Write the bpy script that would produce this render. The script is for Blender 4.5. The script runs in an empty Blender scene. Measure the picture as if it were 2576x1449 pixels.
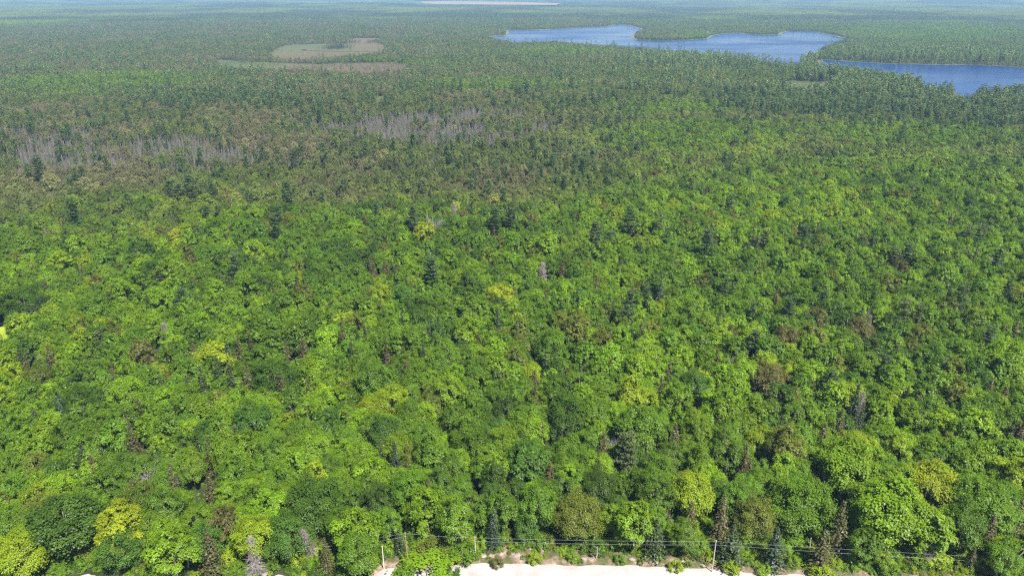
import bpy, math, random
import numpy as np
from mathutils import Vector, Matrix

# ------------------------------------------------------------------ camera, light, exposure
SC = bpy.context.scene
CAM_H = 120.0
PITCH = math.radians(22.04)          # below the horizon
F = 1839.0                           # focal length, in pixels of a 2576 px wide picture
cam_d = bpy.data.cameras.new('camera')
cam_d.sensor_width = 36.0
cam_d.lens = 36.0 * F / 2576.0
cam_d.clip_start = 1.0
cam_d.clip_end = 40000.0
cam = bpy.data.objects.new('camera', cam_d)
SC.collection.objects.link(cam)
cam.location = (0, 0, CAM_H)
cam.rotation_euler = (math.pi / 2 - PITCH, 0, 0)
SC.camera = cam

SUN_EL = math.radians(56)
SUN_AZ = math.radians(146)           # clockwise from +Y (the view direction): behind and to the right
world = bpy.data.worlds.new('World')
SC.world = world
world.use_nodes = True
wn = world.node_tree
sky = wn.nodes.new('ShaderNodeTexSky')
sky.sky_type = 'NISHITA'
sky.sun_disc = False
sky.sun_elevation = SUN_EL
sky.sun_rotation = SUN_AZ
sky.air_density = 1.0
sky.dust_density = 0.4
sky.ozone_density = 2.0
wn.nodes['Background'].inputs['Strength'].default_value = 0.05
wn.links.new(sky.outputs[0], wn.nodes['Background'].inputs[0])
sun_d = bpy.data.lights.new('sun', 'SUN')
sun_d.energy = 5.0
sun_d.angle = math.radians(0.5)
sun_d.color = (1.0, 0.955, 0.88)
sun = bpy.data.objects.new('sun', sun_d)
SC.collection.objects.link(sun)
sdir = Vector((math.sin(SUN_AZ) * math.cos(SUN_EL), math.cos(SUN_AZ) * math.cos(SUN_EL), math.sin(SUN_EL)))
sun.rotation_euler = sdir.to_track_quat('Z', 'Y').to_euler()
SC.view_settings.view_transform = 'Standard'
SC.view_settings.look = 'None'
SC.view_settings.exposure = 1.5
SC.view_settings.gamma = 1.0
SC.cycles.max_bounces = 5
SC.cycles.diffuse_bounces = 2
SC.cycles.glossy_bounces = 2
SC.cycles.transmission_bounces = 2
SC.cycles.transparent_max_bounces = 6
SC.cycles.volume_bounces = 0
SC.cycles.use_denoising = False
SC.cycles.filter_width = 1.3
SC.cycles.sample_clamp_indirect = 4.0

rng = np.random.default_rng(7)

# ------------------------------------------------------------------ helpers
def px_ground(u, v, z=0.0):
    """where the sight line through a point of the photograph (2576 wide) meets height z"""
    x = (np.asarray(u, float) - 1288.0) / F
    y = -(np.asarray(v, float) - 724.5) / F
    c, s = math.cos(PITCH), math.sin(PITCH)
    dy = c + y * s
    dz = y * c - s
    t = (z - CAM_H) / dz
    return x * t, dy * t

def ground_px(X, Y, Z):
    c, s = math.cos(PITCH), math.sin(PITCH)
    d = Y * c - (Z - CAM_H) * s
    h = Y * s + (Z - CAM_H) * c
    return 1288.0 + F * X / d, 724.5 - F * h / d

def lattice(seed):
    return np.random.default_rng(seed).random((256, 256))
_L = {}
def noise(x, y, scale, seed=0, octaves=3):
    x = np.asarray(x, float) / scale; y = np.asarray(y, float) / scale
    out = 0; amp = 1; tot = 0
    for o in range(octaves):
        k = seed * 10 + o
        if k not in _L: _L[k] = lattice(k)
        T = _L[k]
        xi = np.floor(x).astype(int); yi = np.floor(y).astype(int)
        fx = x - xi; fy = y - yi
        fx = fx * fx * (3 - 2 * fx); fy = fy * fy * (3 - 2 * fy)
        a = T[xi % 256, yi % 256]; b = T[(xi + 1) % 256, yi % 256]
        c = T[xi % 256, (yi + 1) % 256]; d = T[(xi + 1) % 256, (yi + 1) % 256]
        out = out + amp * ((a * (1 - fx) + b * fx) * (1 - fy) + (c * (1 - fx) + d * fx) * fy)
        tot += amp; amp *= 0.5; x = x * 2.03 + 11.3; y = y * 2.03 + 5.7
    return out / tot

def smooth(a, b, x):
    t = np.clip((np.asarray(x, float) - a) / (b - a), 0, 1)
    return t * t * (3 - 2 * t)

def inside(poly, X, Y):
    r = np.zeros(X.shape, bool)
    n = len(poly)
    for i in range(n):
        x1, y1 = poly[i]; x2, y2 = poly[(i + 1) % n]
        if y1 == y2: continue
        c = ((y1 > Y) != (y2 > Y)) & (X < (x2 - x1) * (Y - y1) / (y2 - y1) + x1)
        r ^= c
    return r

def dist_line(pts, X, Y, closed=True):
    d = np.full(X.shape, 1e9)
    n = len(pts)
    for i in range(n if closed else n - 1):
        x1, y1 = pts[i]; x2, y2 = pts[(i + 1) % n]
        dx, dy = x2 - x1, y2 - y1
        t = np.clip(((X - x1) * dx + (Y - y1) * dy) / (dx * dx + dy * dy + 1e-9), 0, 1)
        d = np.minimum(d, np.hypot(X - x1 - t * dx, Y - y1 - t * dy))
    return d

def poly_px(spec):
    """list of (u, v) or (u, v, z): outline on the ground; z = height of the tree tops that hide the edge"""
    out = []
    for s in spec:
        z = s[2] if len(s) > 2 else 0.0
        x, y = px_ground(s[0], s[1], z)
        out.append((float(x), float(y)))
    return out

def refine(poly, step, amp, seed):
    """finer outline with a natural wobble"""
    out = []
    n = len(poly)
    for i in range(n):
        a = np.array(poly[i]); b = np.array(poly[(i + 1) % n])
        L = np.hypot(*(b - a)); k = max(1, int(L / step))
        nrm = np.array([-(b - a)[1], (b - a)[0]]) / max(L, 1e-6)
        for j in range(k):
            p = a + (b - a) * j / k
            w = (noise(np.array([p[0]]), np.array([p[1]]), step * 2.5, seed)[0] - 0.5) * 2 * amp
            out.append(tuple(p + nrm * w))
    return out

# ------------------------------------------------------------------ the place: outlines
T = 14.0
lake_main = refine(poly_px([
    (1212, 92.5), (1240, 92), (1270, 91), (1278, 88), (1272, 77), (1330, 77), (1400, 74), (1440, 70.5), (1475, 68.5), (1530, 67.5), (1545, 63),
    (1562, 62), (1582, 65), (1612, 72), (1622, 77), (1602, 84), (1592, 95), (1600, 101), (1640, 103), (1690, 103), (1740, 101), (1778, 98.5),
    (1788, 91), (1810, 87), (1855, 83.5), (1880, 87), (1920, 89), (1958, 88), (1965, 82), (1985, 79), (2050, 81), (2090, 88), (2132, 97.5),
    (2128, 104), (2085, 118), (2060, 132), (2048, 143), (2042, 151), (2034, 155),
    (1990, 152, T), (1940, 146, T), (1880, 139, T), (1820, 130, T), (1760, 124, T), (1700, 119, T), (1630, 112, T), (1570, 108.5, T),
    (1510, 105, T), (1450, 100, T), (1400, 96.5, T), (1340, 98.5, T), (1290, 99.5, T), (1240, 94.5, 6), (1216, 93.8)]), 35, 5, 3)
lake_side = refine(poly_px([
    (2062, 152), (2078, 150.5), (2120, 154), (2180, 158), (2230, 161), (2300, 162), (2380, 164), (2440, 164), (2500, 166), (2576, 171), (2700, 178), (2900, 184),
    (2900, 220, 18), (2700, 212, 18), (2576, 214, 18), (2520, 212, 18), (2465, 216, 18), (2440, 232, 18), (2415, 231, 18), (2395, 213, 18), (2330, 207, 18), (2320, 195, 18), (2295, 184, 20),
    (2240, 177, 19), (2190, 172, 18), (2120, 167, 16), (2055, 161, 11)]), 25, 4, 4)
pond = refine(poly_px([(1672, 38.5), (1700, 37), (1738, 38), (1742, 43), (1720, 44.5), (1690, 44)]), 80, 10, 5)
bog_far = refine(poly_px([(669, 138), (705, 115.5), (740, 113), (791, 112), (869, 110.5), (951, 108), (991, 120), (978, 131, 8), (881, 138, 9), (781, 143, 10), (700, 143, 10), (672, 141, 8)]), 40, 12, 6)
bog_near = refine(poly_px([(526, 149), (600, 156), (700, 159), (760, 160), (805, 163), (850, 159), (1000, 157), (1040, 164), (1052, 175), (1000, 182, 9), (930, 179, 9),
                           (850, 177, 9), (790, 174, 9), (700, 171, 9), (600, 170, 9), (540, 162, 9)]), 40, 12, 7)
bog_small = refine(poly_px([(932, 250), (960, 249), (992, 250.5), (980, 256, 9), (945, 255.5, 9)]), 8, 5, 8)
meadow = refine(poly_px([(1945, 206), (1995, 202), (2090, 208), (2115, 212), (2085, 219, 14), (2010, 221, 14), (1965, 215, 14)]), 14, 7, 9)
bog_thin = refine(poly_px([(880, 96.5), (960, 97), (985, 100), (930, 101.5, 8), (870, 100, 8)]), 40, 6, 10)
cut_main = refine(poly_px([(1062, 15), (1100, 12.5), (1200, 14), (1300, 16), (1412, 20), (1400, 23, 8), (1250, 22, 8), (1120, 21, 8), (1070, 19, 8)]), 150, 20, 11)
cut_side = refine(poly_px([(945, 16), (1005, 15.5), (1010, 18), (950, 18.5)]), 150, 12, 12)
cut_far = refine(poly_px([(1040, 0.8, 30), (1130, 0.0, 30), (1135, 3.5, 30), (1050, 4, 30)]), 150, 15, 13)
grass_gap = refine(poly_px([(-40, 835), (0, 830), (28, 828), (38, 842), (30, 862, 6), (5, 880, 6), (-40, 882, 6)]), 3, 0.8, 14)
WATER = [lake_main, lake_side, pond]
OPEN = [bog_far, bog_near, bog_small, meadow, bog_thin, cut_main, cut_side, cut_far, grass_gap]

# road: its far edge runs just beyond the lower frame
road_far = poly_px([(-700, 1485), (-200, 1475), (120, 1470), (190, 1452), (225, 1442), (260, 1452), (330, 1470), (600, 1470), (670, 1452), (700, 1444), (740, 1464), (900, 1466), (940, 1446), (962, 1430), (1080, 1422), (1200, 1416), (1350, 1417), (1500, 1419), (1620, 1423), (1750, 1431),
                    (1900, 1438), (2050, 1446), (2300, 1461), (2800, 1492)])
road_x = np.array([p[0] for p in road_far]); road_y = np.array([p[1] for p in road_far])
def road_edge(x): return np.interp(x, road_x, road_y)
verge_px = [(-700, .4), (600, .4), (930, .5), (960, 2.5), (1000, 3.4), (1200, 3.6), (1400, 3.0), (1700, 1.9), (1800, 1.2), (2100, .8), (2800, .8)]
def verge_w(x):
    vx = [float(px_ground(u, 1430)[0]) for u, _ in verge_px]
    vw = [w for u, w in verge_px]
    return np.interp(x, vx, vw)

def height(X, Y):
    X = np.asarray(X, float); Y = np.asarray(Y, float)
    r = np.hypot(X, Y)
    d = np.full(X.shape, 1e9)
    sel = r > 500
    if sel.any():
        dd = np.full(int(sel.sum()), 1e9)
        xs, ys = X[sel], Y[sel]
        for p in WATER + [bog_far, bog_near, meadow, bog_thin]:
            q = p[::3]
            dd = np.minimum(dd, np.where(inside(p, xs, ys), 0, dist_line(q, xs, ys)))
        d[sel] = dd
    m = smooth(10, 350, d) * smooth(200, 520, r)
    h = 7.0 * np.clip(noise(X, Y, 420, 21) - 0.32, 0, 1) * 1.6
    h = h + 56 * smooth(3500, 8000, r) * np.clip(noise(X, Y, 1900, 22) - 0.38, 0, 1) * 2
    h = h + 42 * smooth(7200, 9300, r) * (0.75 + .6 * noise(X, Y, 3500, 23))
    h = np.minimum(h, 104)
    return h * m

# ------------------------------------------------------------------ materials
def new_mat(name):
    m = bpy.data.materials.new(name); m.use_nodes = True
    nt = m.node_tree; nt.nodes.clear()
    o = nt.nodes.new('ShaderNodeOutputMaterial')
    return m, nt, o

def foliage_mat(name, transl=0.3, gloss=0.03):
    m, nt, o = new_mat(name)
    N, L = nt.nodes.new, nt.links.new
    t = N('ShaderNodeAttribute'); t.attribute_type = 'INSTANCER'; t.attribute_name = 'tint'
    v = N('ShaderNodeAttribute'); v.attribute_type = 'GEOMETRY'; v.attribute_name = 'leafcol'
    mx = N('ShaderNodeMix'); mx.data_type = 'RGBA'; mx.blend_type = 'MULTIPLY'; mx.inputs[0].default_value = 1
    L(t.outputs['Color'], mx.inputs[6]); L(v.outputs['Color'], mx.inputs[7])
    d = N('ShaderNodeBsdfDiffuse'); L(mx.outputs[2], d.inputs[0])
    tr = N('ShaderNodeBsdfTranslucent')
    m2 = N('ShaderNodeMix'); m2.data_type = 'RGBA'; m2.blend_type = 'MULTIPLY'; m2.inputs[0].default_value = 1
    L(mx.outputs[2], m2.inputs[6]); m2.inputs[7].default_value = (1.25, 1.25, 0.6, 1); L(m2.outputs[2], tr.inputs[0])
    s1 = N('ShaderNodeMixShader'); s1.inputs[0].default_value = transl
    L(d.outputs[0], s1.inputs[1]); L(tr.outputs[0], s1.inputs[2])
    g = N('ShaderNodeBsdfGlossy'); g.inputs['Roughness'].default_value = 0.45
    s2 = N('ShaderNodeMixShader'); s2.inputs[0].default_value = gloss
    L(s1.outputs[0], s2.inputs[1]); L(g.outputs[0], s2.inputs[2])
    L(s2.outputs[0], o.inputs[0])
    return m

def noise_mat(name, stops, scale, rough=0.9, bump=0.0, bump_scale=None, detail=6, scale2=None, stops2=None, warp=0.0):
    """world-scale mottled surface: colour ramp over noise, optionally multiplied by a second one"""
    m, nt, o = new_mat(name)
    N, L = nt.nodes.new, nt.links.new
    co = N('ShaderNodeTexCoord')
    n = N('ShaderNodeTexNoise'); n.inputs['Scale'].default_value = scale; n.inputs['Detail'].default_value = detail
    n.inputs['Distortion'].default_value = warp
    L(co.outputs['Object'], n.inputs['Vector'])
    r = N('ShaderNodeValToRGB')
    el = r.color_ramp.elements
    while len(el) > 1: el.remove(el[-1])
    el[0].position = stops[0][0]; el[0].color = (*stops[0][1], 1)
    for p, c in stops[1:]:
        e = el.new(p); e.color = (*c, 1)
    L(n.outputs[0], r.inputs[0])
    col = r.outputs[0]
    if scale2:
        n2 = N('ShaderNodeTexNoise'); n2.inputs['Scale'].default_value = scale2; n2.inputs['Detail'].default_value = 8
        L(co.outputs['Object'], n2.inputs['Vector'])
        r2 = N('ShaderNodeValToRGB')
        e2 = r2.color_ramp.elements
        e2[0].position = stops2[0][0]; e2[0].color = (*stops2[0][1], 1)
        e2[1].position = stops2[1][0]; e2[1].color = (*stops2[1][1], 1)
        L(n2.outputs[0], r2.inputs[0])
        mm = N('ShaderNodeMix'); mm.data_type = 'RGBA'; mm.blend_type = 'MULTIPLY'; mm.inputs[0].default_value = 1
        L(col, mm.inputs[6]); L(r2.outputs[0], mm.inputs[7]); col = mm.outputs[2]
    b = N('ShaderNodeBsdfPrincipled'); b.inputs['Roughness'].default_value = rough
    b.inputs['Specular IOR Level'].default_value = 0.15
    L(col, b.inputs['Base Color'])
    if bump:
        n3 = N('ShaderNodeTexNoise'); n3.inputs['Scale'].default_value = bump_scale or scale * 4; n3.inputs['Detail'].default_value = 6
        L(co.outputs['Object'], n3.inputs['Vector'])
        bp = N('ShaderNodeBump'); bp.inputs['Distance'].default_value = bump
        L(n3.outputs[0], bp.inputs['Height']); L(bp.outputs[0], b.inputs['Normal'])
    L(b.outputs[0], o.inputs[0])
    return m

M_LEAF = foliage_mat('leaves', 0.36, 0.018)
M_NEEDLE = foliage_mat('needles', 0.12, 0.02)
M_TWIG = foliage_mat('bare_twigs', 0.0, 0.02)
M_BARK = noise_mat('grey_bark', [(0.3, (0.10, 0.085, 0.07)), (0.7, (0.30, 0.27, 0.24))], 2.5, 0.9, 0.02, 12)
M_GROUND = noise_mat('forest_floor', [(0.3, (0.018, 0.026, 0.010)), (0.55, (0.030, 0.042, 0.014)), (0.75, (0.045, 0.05, 0.022))], 0.05, 0.95, 0.3, 1.2,
                     scale2=0.6, stops2=[(0.3, (0.6, 0.6, 0.6)), (0.7, (1.3, 1.3, 1.3))])
M_BOG = noise_mat('bog_heath', [(0.34, (0.062, 0.074, 0.030)), (0.46, (0.080, 0.078, 0.038)), (0.55, (0.088, 0.070, 0.038)), (0.70, (0.086, 0.064, 0.040))], 0.004, 0.95, 0.25, 0.6,
                  scale2=0.12, stops2=[(0.3, (0.72, 0.72, 0.72)), (0.7, (1.2, 1.2, 1.2))], warp=0.6)
M_MEADOW = noise_mat('sedge_meadow', [(0.3, (0.040, 0.058, 0.020)), (0.5, (0.058, 0.070, 0.026)), (0.7, (0.080, 0.070, 0.034))], 0.03, 0.95, 0.2, 0.8,
                     scale2=0.5, stops2=[(0.3, (0.75, 0.75, 0.75)), (0.7, (1.15, 1.15, 1.15))])
M_CUT = noise_mat('bare_clearing', [(0.3, (0.15, 0.105, 0.07)), (0.7, (0.21, 0.155, 0.11))], 0.01, 0.95, scale2=0.05, stops2=[(0.3, (0.7, 0.7, 0.7)), (0.7, (1.1, 1.1, 1.1))])
M_ROAD = noise_mat('pale_gravel', [(0.25, (0.25, 0.226, 0.215)), (0.5, (0.30, 0.278, 0.268)), (0.75, (0.345, 0.323, 0.313))], 0.25, 0.95, 0.03, 8,
                   scale2=4.0, stops2=[(0.3, (0.82, 0.82, 0.82)), (0.7, (1.08, 1.08, 1.08))])
M_VERGE = noise_mat('rocky_verge', [(0.34, (0.05, 0.07, 0.02)), (0.47, (0.10, 0.09, 0.045)), (0.58, (0.20, 0.145, 0.11)), (0.72, (0.34, 0.26, 0.22))], 0.35, 0.95, 0.15, 3,
                    scale2=2.2, stops2=[(0.3, (0.6, 0.6, 0.6)), (0.7, (1.15, 1.15, 1.15))])
M_SHORE = noise_mat('shore_stones', [(0.40, (0.05, 0.065, 0.025)), (0.52, (0.10, 0.095, 0.065)), (0.64, (0.20, 0.185, 0.15))], 0.08, 0.9, 0.2, 1.0)
M_ROCK = noise_mat('granite_boulder', [(0.3, (0.15, 0.12, 0.105)), (0.7, (0.30, 0.25, 0.23))], 1.5, 0.9, 0.05, 6)
M_CREEK = noise_mat('dark_creek', [(0.3, (0.02, 0.03, 0.02)), (0.7, (0.03, 0.04, 0.03))], 0.1, 0.95)
M_GRASS = noise_mat('yellow_grass', [(0.3, (0.16, 0.22, 0.02)), (0.7, (0.24, 0.28, 0.03))], 0.2, 0.95, 0.3, 2.0)
M_POLE_GREY = noise_mat('weathered_pole_wood', [(0.3, (0.30, 0.26, 0.22)), (0.7, (0.46, 0.42, 0.37))], 3, 0.85, 0.01, 20)
M_POLE_PALE = noise_mat('pale_new_pole_wood', [(0.3, (0.42, 0.36, 0.24)), (0.7, (0.56, 0.50, 0.36))], 3, 0.85, 0.01, 20)
M_POLE_RED = noise_mat('reddish_pole_wood', [(0.3, (0.20, 0.10, 0.07)), (0.7, (0.34, 0.20, 0.15))], 3, 0.85, 0.01, 20)
M_METAL = noise_mat('grey_line_metal', [(0.3, (0.35, 0.36, 0.36)), (0.7, (0.5, 0.5, 0.5))], 5, 0.5)
M_WIRE = noise_mat('weathered_aluminium_wire', [(0.3, (0.24, 0.25, 0.24)), (0.7, (0.33, 0.34, 0.33))], 5, 0.6)

def bog_gradient(m, xa, xb, amount):
    nt = m.node_tree; N, L = nt.nodes.new, nt.links.new
    ramp = [q for q in nt.nodes if q.bl_idname == 'ShaderNodeValToRGB'][0]
    src = ramp.inputs[0].links[0].from_socket
    co = [q for q in nt.nodes if q.bl_idname == 'ShaderNodeTexCoord'][0]
    sx = N('ShaderNodeSeparateXYZ'); L(co.outputs['Object'], sx.inputs[0])
    mr = N('ShaderNodeMapRange'); mr.inputs[1].default_value = xa; mr.inputs[2].default_value = xb; mr.inputs[3].default_value = -amount; mr.inputs[4].default_value = amount
    L(sx.outputs[0], mr.inputs[0])
    ad = N('ShaderNodeMath'); L(src, ad.inputs[0]); L(mr.outputs[0], ad.inputs[1]); L(ad.outputs[0], ramp.inputs[0])
bog_gradient(M_BOG, -500, -340, .15)

def water_mat():
    m, nt, o = new_mat('lake_water')
    N, L = nt.nodes.new, nt.links.new
    co = N('ShaderNodeTexCoord')
    mp = N('ShaderNodeMapping'); mp.inputs['Scale'].default_value = (1, 1.6, 1); L(co.outputs['Object'], mp.inputs['Vector'])
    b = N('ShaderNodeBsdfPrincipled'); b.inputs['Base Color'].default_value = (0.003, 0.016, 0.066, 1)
    b.inputs['IOR'].default_value = 1.333; b.inputs['Specular IOR Level'].default_value = 0.10
    n0 = N('ShaderNodeTexNoise'); n0.inputs['Scale'].default_value = 0.004; n0.inputs['Detail'].default_value = 4; n0.inputs['Distortion'].default_value = 0.8
    L(mp.outputs[0], n0.inputs['Vector'])
    rr = N('ShaderNodeMapRange'); rr.inputs[1].default_value = 0.35; rr.inputs[2].default_value = 0.65; rr.inputs[3].default_value = 0.14; rr.inputs[4].default_value = 0.28
    L(n0.outputs[0], rr.inputs[0]); L(rr.outputs[0], b.inputs['Roughness'])
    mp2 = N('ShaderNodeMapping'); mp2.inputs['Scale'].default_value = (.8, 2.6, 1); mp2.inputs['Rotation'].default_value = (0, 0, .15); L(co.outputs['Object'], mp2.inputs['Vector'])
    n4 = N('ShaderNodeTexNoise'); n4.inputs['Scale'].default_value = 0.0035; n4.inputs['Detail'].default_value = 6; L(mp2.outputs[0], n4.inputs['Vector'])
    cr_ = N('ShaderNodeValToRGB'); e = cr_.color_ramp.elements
    e[0].position = .36; e[0].color = (0.0020, 0.016, 0.072, 1); e[1].position = .64; e[1].color = (0.007, 0.032, 0.120, 1)  # blue of the reflected sky and its paler streaks put into the base colour
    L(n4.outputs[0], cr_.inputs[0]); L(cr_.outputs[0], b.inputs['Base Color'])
    n1 = N('ShaderNodeTexNoise'); n1.inputs['Scale'].default_value = 0.35; n1.inputs['Detail'].default_value = 5
    L(mp.outputs[0], n1.inputs['Vector'])
    bp = N('ShaderNodeBump'); bp.inputs['Distance'].default_value = 0.12; L(n1.outputs[0], bp.inputs['Height']); L(bp.outputs[0], b.inputs['Normal'])
    L(b.outputs[0], o.inputs[0])
    return m
M_WATER = water_mat()

# ------------------------------------------------------------------ object helpers
def mesh_from(name, verts, faces_idx, mat, cols=None, loops_per=4):
    """verts Nx3, faces Mxk (k = 3 or 4), per-face colours"""
    me = bpy.data.meshes.new(name)
    verts = np.asarray(verts, np.float32); f = np.asarray(faces_idx, np.int32)
    k = f.shape[1]; nf = len(f)
    me.vertices.add(len(verts)); me.vertices.foreach_set('co', verts.ravel())
    me.loops.add(nf * k); me.loops.foreach_set('vertex_index', f.ravel())
    me.polygons.add(nf); me.polygons.foreach_set('loop_start', np.arange(0, nf * k, k, dtype=np.int32))
    if cols is not None:
        a = me.attributes.new('leafcol', 'FLOAT_COLOR', 'CORNER')
        c = np.ones((nf, 4), np.float32); c[:, :3] = cols
        a.data.foreach_set('color', np.repeat(c, k, axis=0).ravel())
    me.update(calc_edges=True); me.validate()
    me.materials.append(mat)
    return me

def link(name, me, parent=None):
    o = bpy.data.objects.new(name, me); SC.collection.objects.link(o)
    if parent: o.parent = parent
    return o

def tag(o, label=None, cat=None, group=None, kind=None):
    if label: o['label'] = label
    if cat: o['category'] = cat
    if group: o['group'] = group
    if kind: o['kind'] = kind
    return o

class Tubes:
    """tapered tubes collected in one mesh"""
    def __init__(s): s.v = []; s.f = []; s.n = 0
    def add(s, pts, rads, sides=7):
        pts = [Vector(p) for p in pts]
        for i, p in enumerate(pts):
            d = (pts[min(i + 1, len(pts) - 1)] - pts[max(i - 1, 0)]).normalized()
            a = d.orthogonal().normalized(); b = d.cross(a)
            for k in range(sides):
                t = 2 * math.pi * k / sides
                s.v.append(tuple(p + (a * math.cos(t) + b * math.sin(t)) * rads[i]))
            if i:
                for k in range(sides):
                    q = s.n + (i - 1) * sides; w = (k + 1) % sides
                    s.f.append((q + k, q + w, q + sides + w, q + sides + k))
        s.n = len(s.v)
        return s
    def mesh(s, name, mat, col=None):
        cols = None if col is None else np.tile(np.array(col, float), (len(s.f), 1))
        me = mesh_from(name, s.v, s.f, mat, cols)
        me.polygons.foreach_set('use_smooth', np.ones(len(s.f), bool)); me.update()
        return me

def unit(v): return v / (np.linalg.norm(v, axis=1, keepdims=True) + 1e-9)

def leaf_quads(C, Nrm, size, R, aspect=0.7, updir=None):
    """pointed four-cornered leaf sprays: centres, normals, sizes"""
    n = len(C)
    if updir is None: updir = R.normal(size=(n, 3))
    t = unit(np.cross(Nrm, updir)); b = unit(np.cross(Nrm, t))
    size = np.broadcast_to(size, (n,))[:, None]
    asp = aspect * R.uniform(0.7, 1.3, (n, 1))
    k = R.uniform(-0.25, 0.25, (n, 1)) * size
    p0 = C - b * size * 0.5; p2 = C + b * size * 0.5
    p1 = C + t * size * 0.5 * asp + b * k + Nrm * size * 0.08; p3 = C - t * size * 0.5 * asp + b * k + Nrm * size * 0.08
    V = np.stack([p0, p1, p2, p3], 1).reshape(-1, 3)
    Fc = np.arange(n * 4).reshape(n, 4)
    return V, Fc

# ------------------------------------------------------------------ tree shapes
def broadleaf_crown(seed, H=12.0, R=3.6, base=0.36, lobes=22, twigs=12, per=14, leaf=0.34, open_=0.0, flat=0.0, jit=0.17, lsc=1.0, mat=None, name='crown'):
    """a crown of leafy sprays: lobes round a tapering envelope, twigs in each lobe, leaves along each twig"""
    g = np.random.default_rng(seed)
    ch = H * (1 - base)
    i = np.arange(lobes) + 0.5
    zc = 1 - 1.72 * i / lobes                              # from the top down past the equator
    th = i * 2.39996 + g.normal(0, 0.35, lobes)
    rr = np.sqrt(np.clip(1 - zc ** 2, 0, 1))
    D = np.stack([rr * np.cos(th), rr * np.sin(th), zc], 1)
    k = g.uniform(0.58, 0.85, (lobes, 1))
    lc = D * k * np.array([R, R, ch * 0.5]) + np.array([0, 0, H - ch * 0.5 - 0.3])
    lc += g.normal(0, 0.14, (lobes, 3)) * R * 0.5
    lr = R * g.uniform(0.20, 0.46, lobes) * lsc
    P, Nn, S, Cc = [], [], [], []
    for j in range(lobes):
        out = unit((D[j] * np.array([1, 1, 0.6]) + np.array([0, 0, 0.55]))[None])[0]
        tw = unit(g.normal(size=(twigs, 3)) * 0.75 + out)
        lv = g.uniform(0.82, 1.14)
        for q in range(twigs):
            if g.random() < open_: continue
            tt = g.uniform(0.35, 1.15, per) ** 0.7
            p = lc[j] + tw[q] * (lr[j] * tt)[:, None] + g.normal(0, lr[j] * jit, (per, 3))
            nn = unit(tw[q] * 0.8 + np.array([0, 0, 0.8 + flat]) + g.normal(0, 0.30, (per, 3)))
            P.append(p); Nn.append(nn); S.append(g.uniform(0.7, 1.3, per) * leaf); Cc.append(lv * g.uniform(0.88, 1.12, per))
    P = np.concatenate(P); Nn = np.concatenate(Nn); S = np.concatenate(S); Cc = np.concatenate(Cc)
    V, Fc = leaf_quads(P, Nn, S, g, 0.85)
    n = len(P)
    yel = g.uniform(-0.10, 0.14, n)
    cols = np.stack([Cc * (1 + yel), Cc, Cc * (1 - yel)], 1)
    return V, Fc, cols, lc

def spruce_crown(seed, H=12.0, R=2.0, base=0.10, tiers=22, arms=9, per=5, leaf=0.6, thin=0.0, power=0.85):
    g = np.random.default_rng(seed)
    P, Nn, S, Cc, U = [], [], [], [], []
    for ti in range(tiers):
        f = (ti + g.uniform(-.3, .3)) / tiers
        z0 = H * (base + (1 - base) * max(f, 0))
        r = R * (1 - max(f, 0)) ** power * g.uniform(0.75, 1.15) + 0.08
        na = max(4, int(arms * (0.5 + 0.5 * (1 - f))))
        a0 = g.uniform(0, 6.28)
        for a in range(na):
            if g.random() < thin: continue
            an = a0 + 6.283 * a / na + g.normal(0, 0.16)
            ra = r * g.uniform(0.7, 1.15)
            k = max(2, int(per * (0.4 + ra / R)))
            t = np.linspace(0.25, 1.0, k) + g.normal(0, 0.04, k)
            droop = -0.32 * ra * t + 0.16 * ra * t ** 3
            x = np.cos(an) * ra * t; y = np.sin(an) * ra * t
            p = np.stack([x, y, z0 + droop], 1) + g.normal(0, 0.07, (k, 3))
            nn = unit(np.stack([np.cos(an) * np.full(k, .45), np.sin(an) * np.full(k, .45), np.ones(k)], 1) + g.normal(0, .35, (k, 3)))
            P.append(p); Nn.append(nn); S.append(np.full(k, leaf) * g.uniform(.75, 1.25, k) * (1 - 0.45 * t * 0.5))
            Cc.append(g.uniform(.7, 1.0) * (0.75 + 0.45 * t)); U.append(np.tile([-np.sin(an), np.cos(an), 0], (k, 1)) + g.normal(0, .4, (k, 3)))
    P = np.concatenate(P); Nn = np.concatenate(Nn); S = np.concatenate(S); Cc = np.concatenate(Cc); U = np.concatenate(U)
    V, Fc = leaf_quads(P, Nn, S, g, 0.55, U)
    w = g.uniform(-.12, .2, len(P))
    return V, Fc, np.stack([Cc * (1 + w), Cc, Cc * (1 - w)], 1), None

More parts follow.
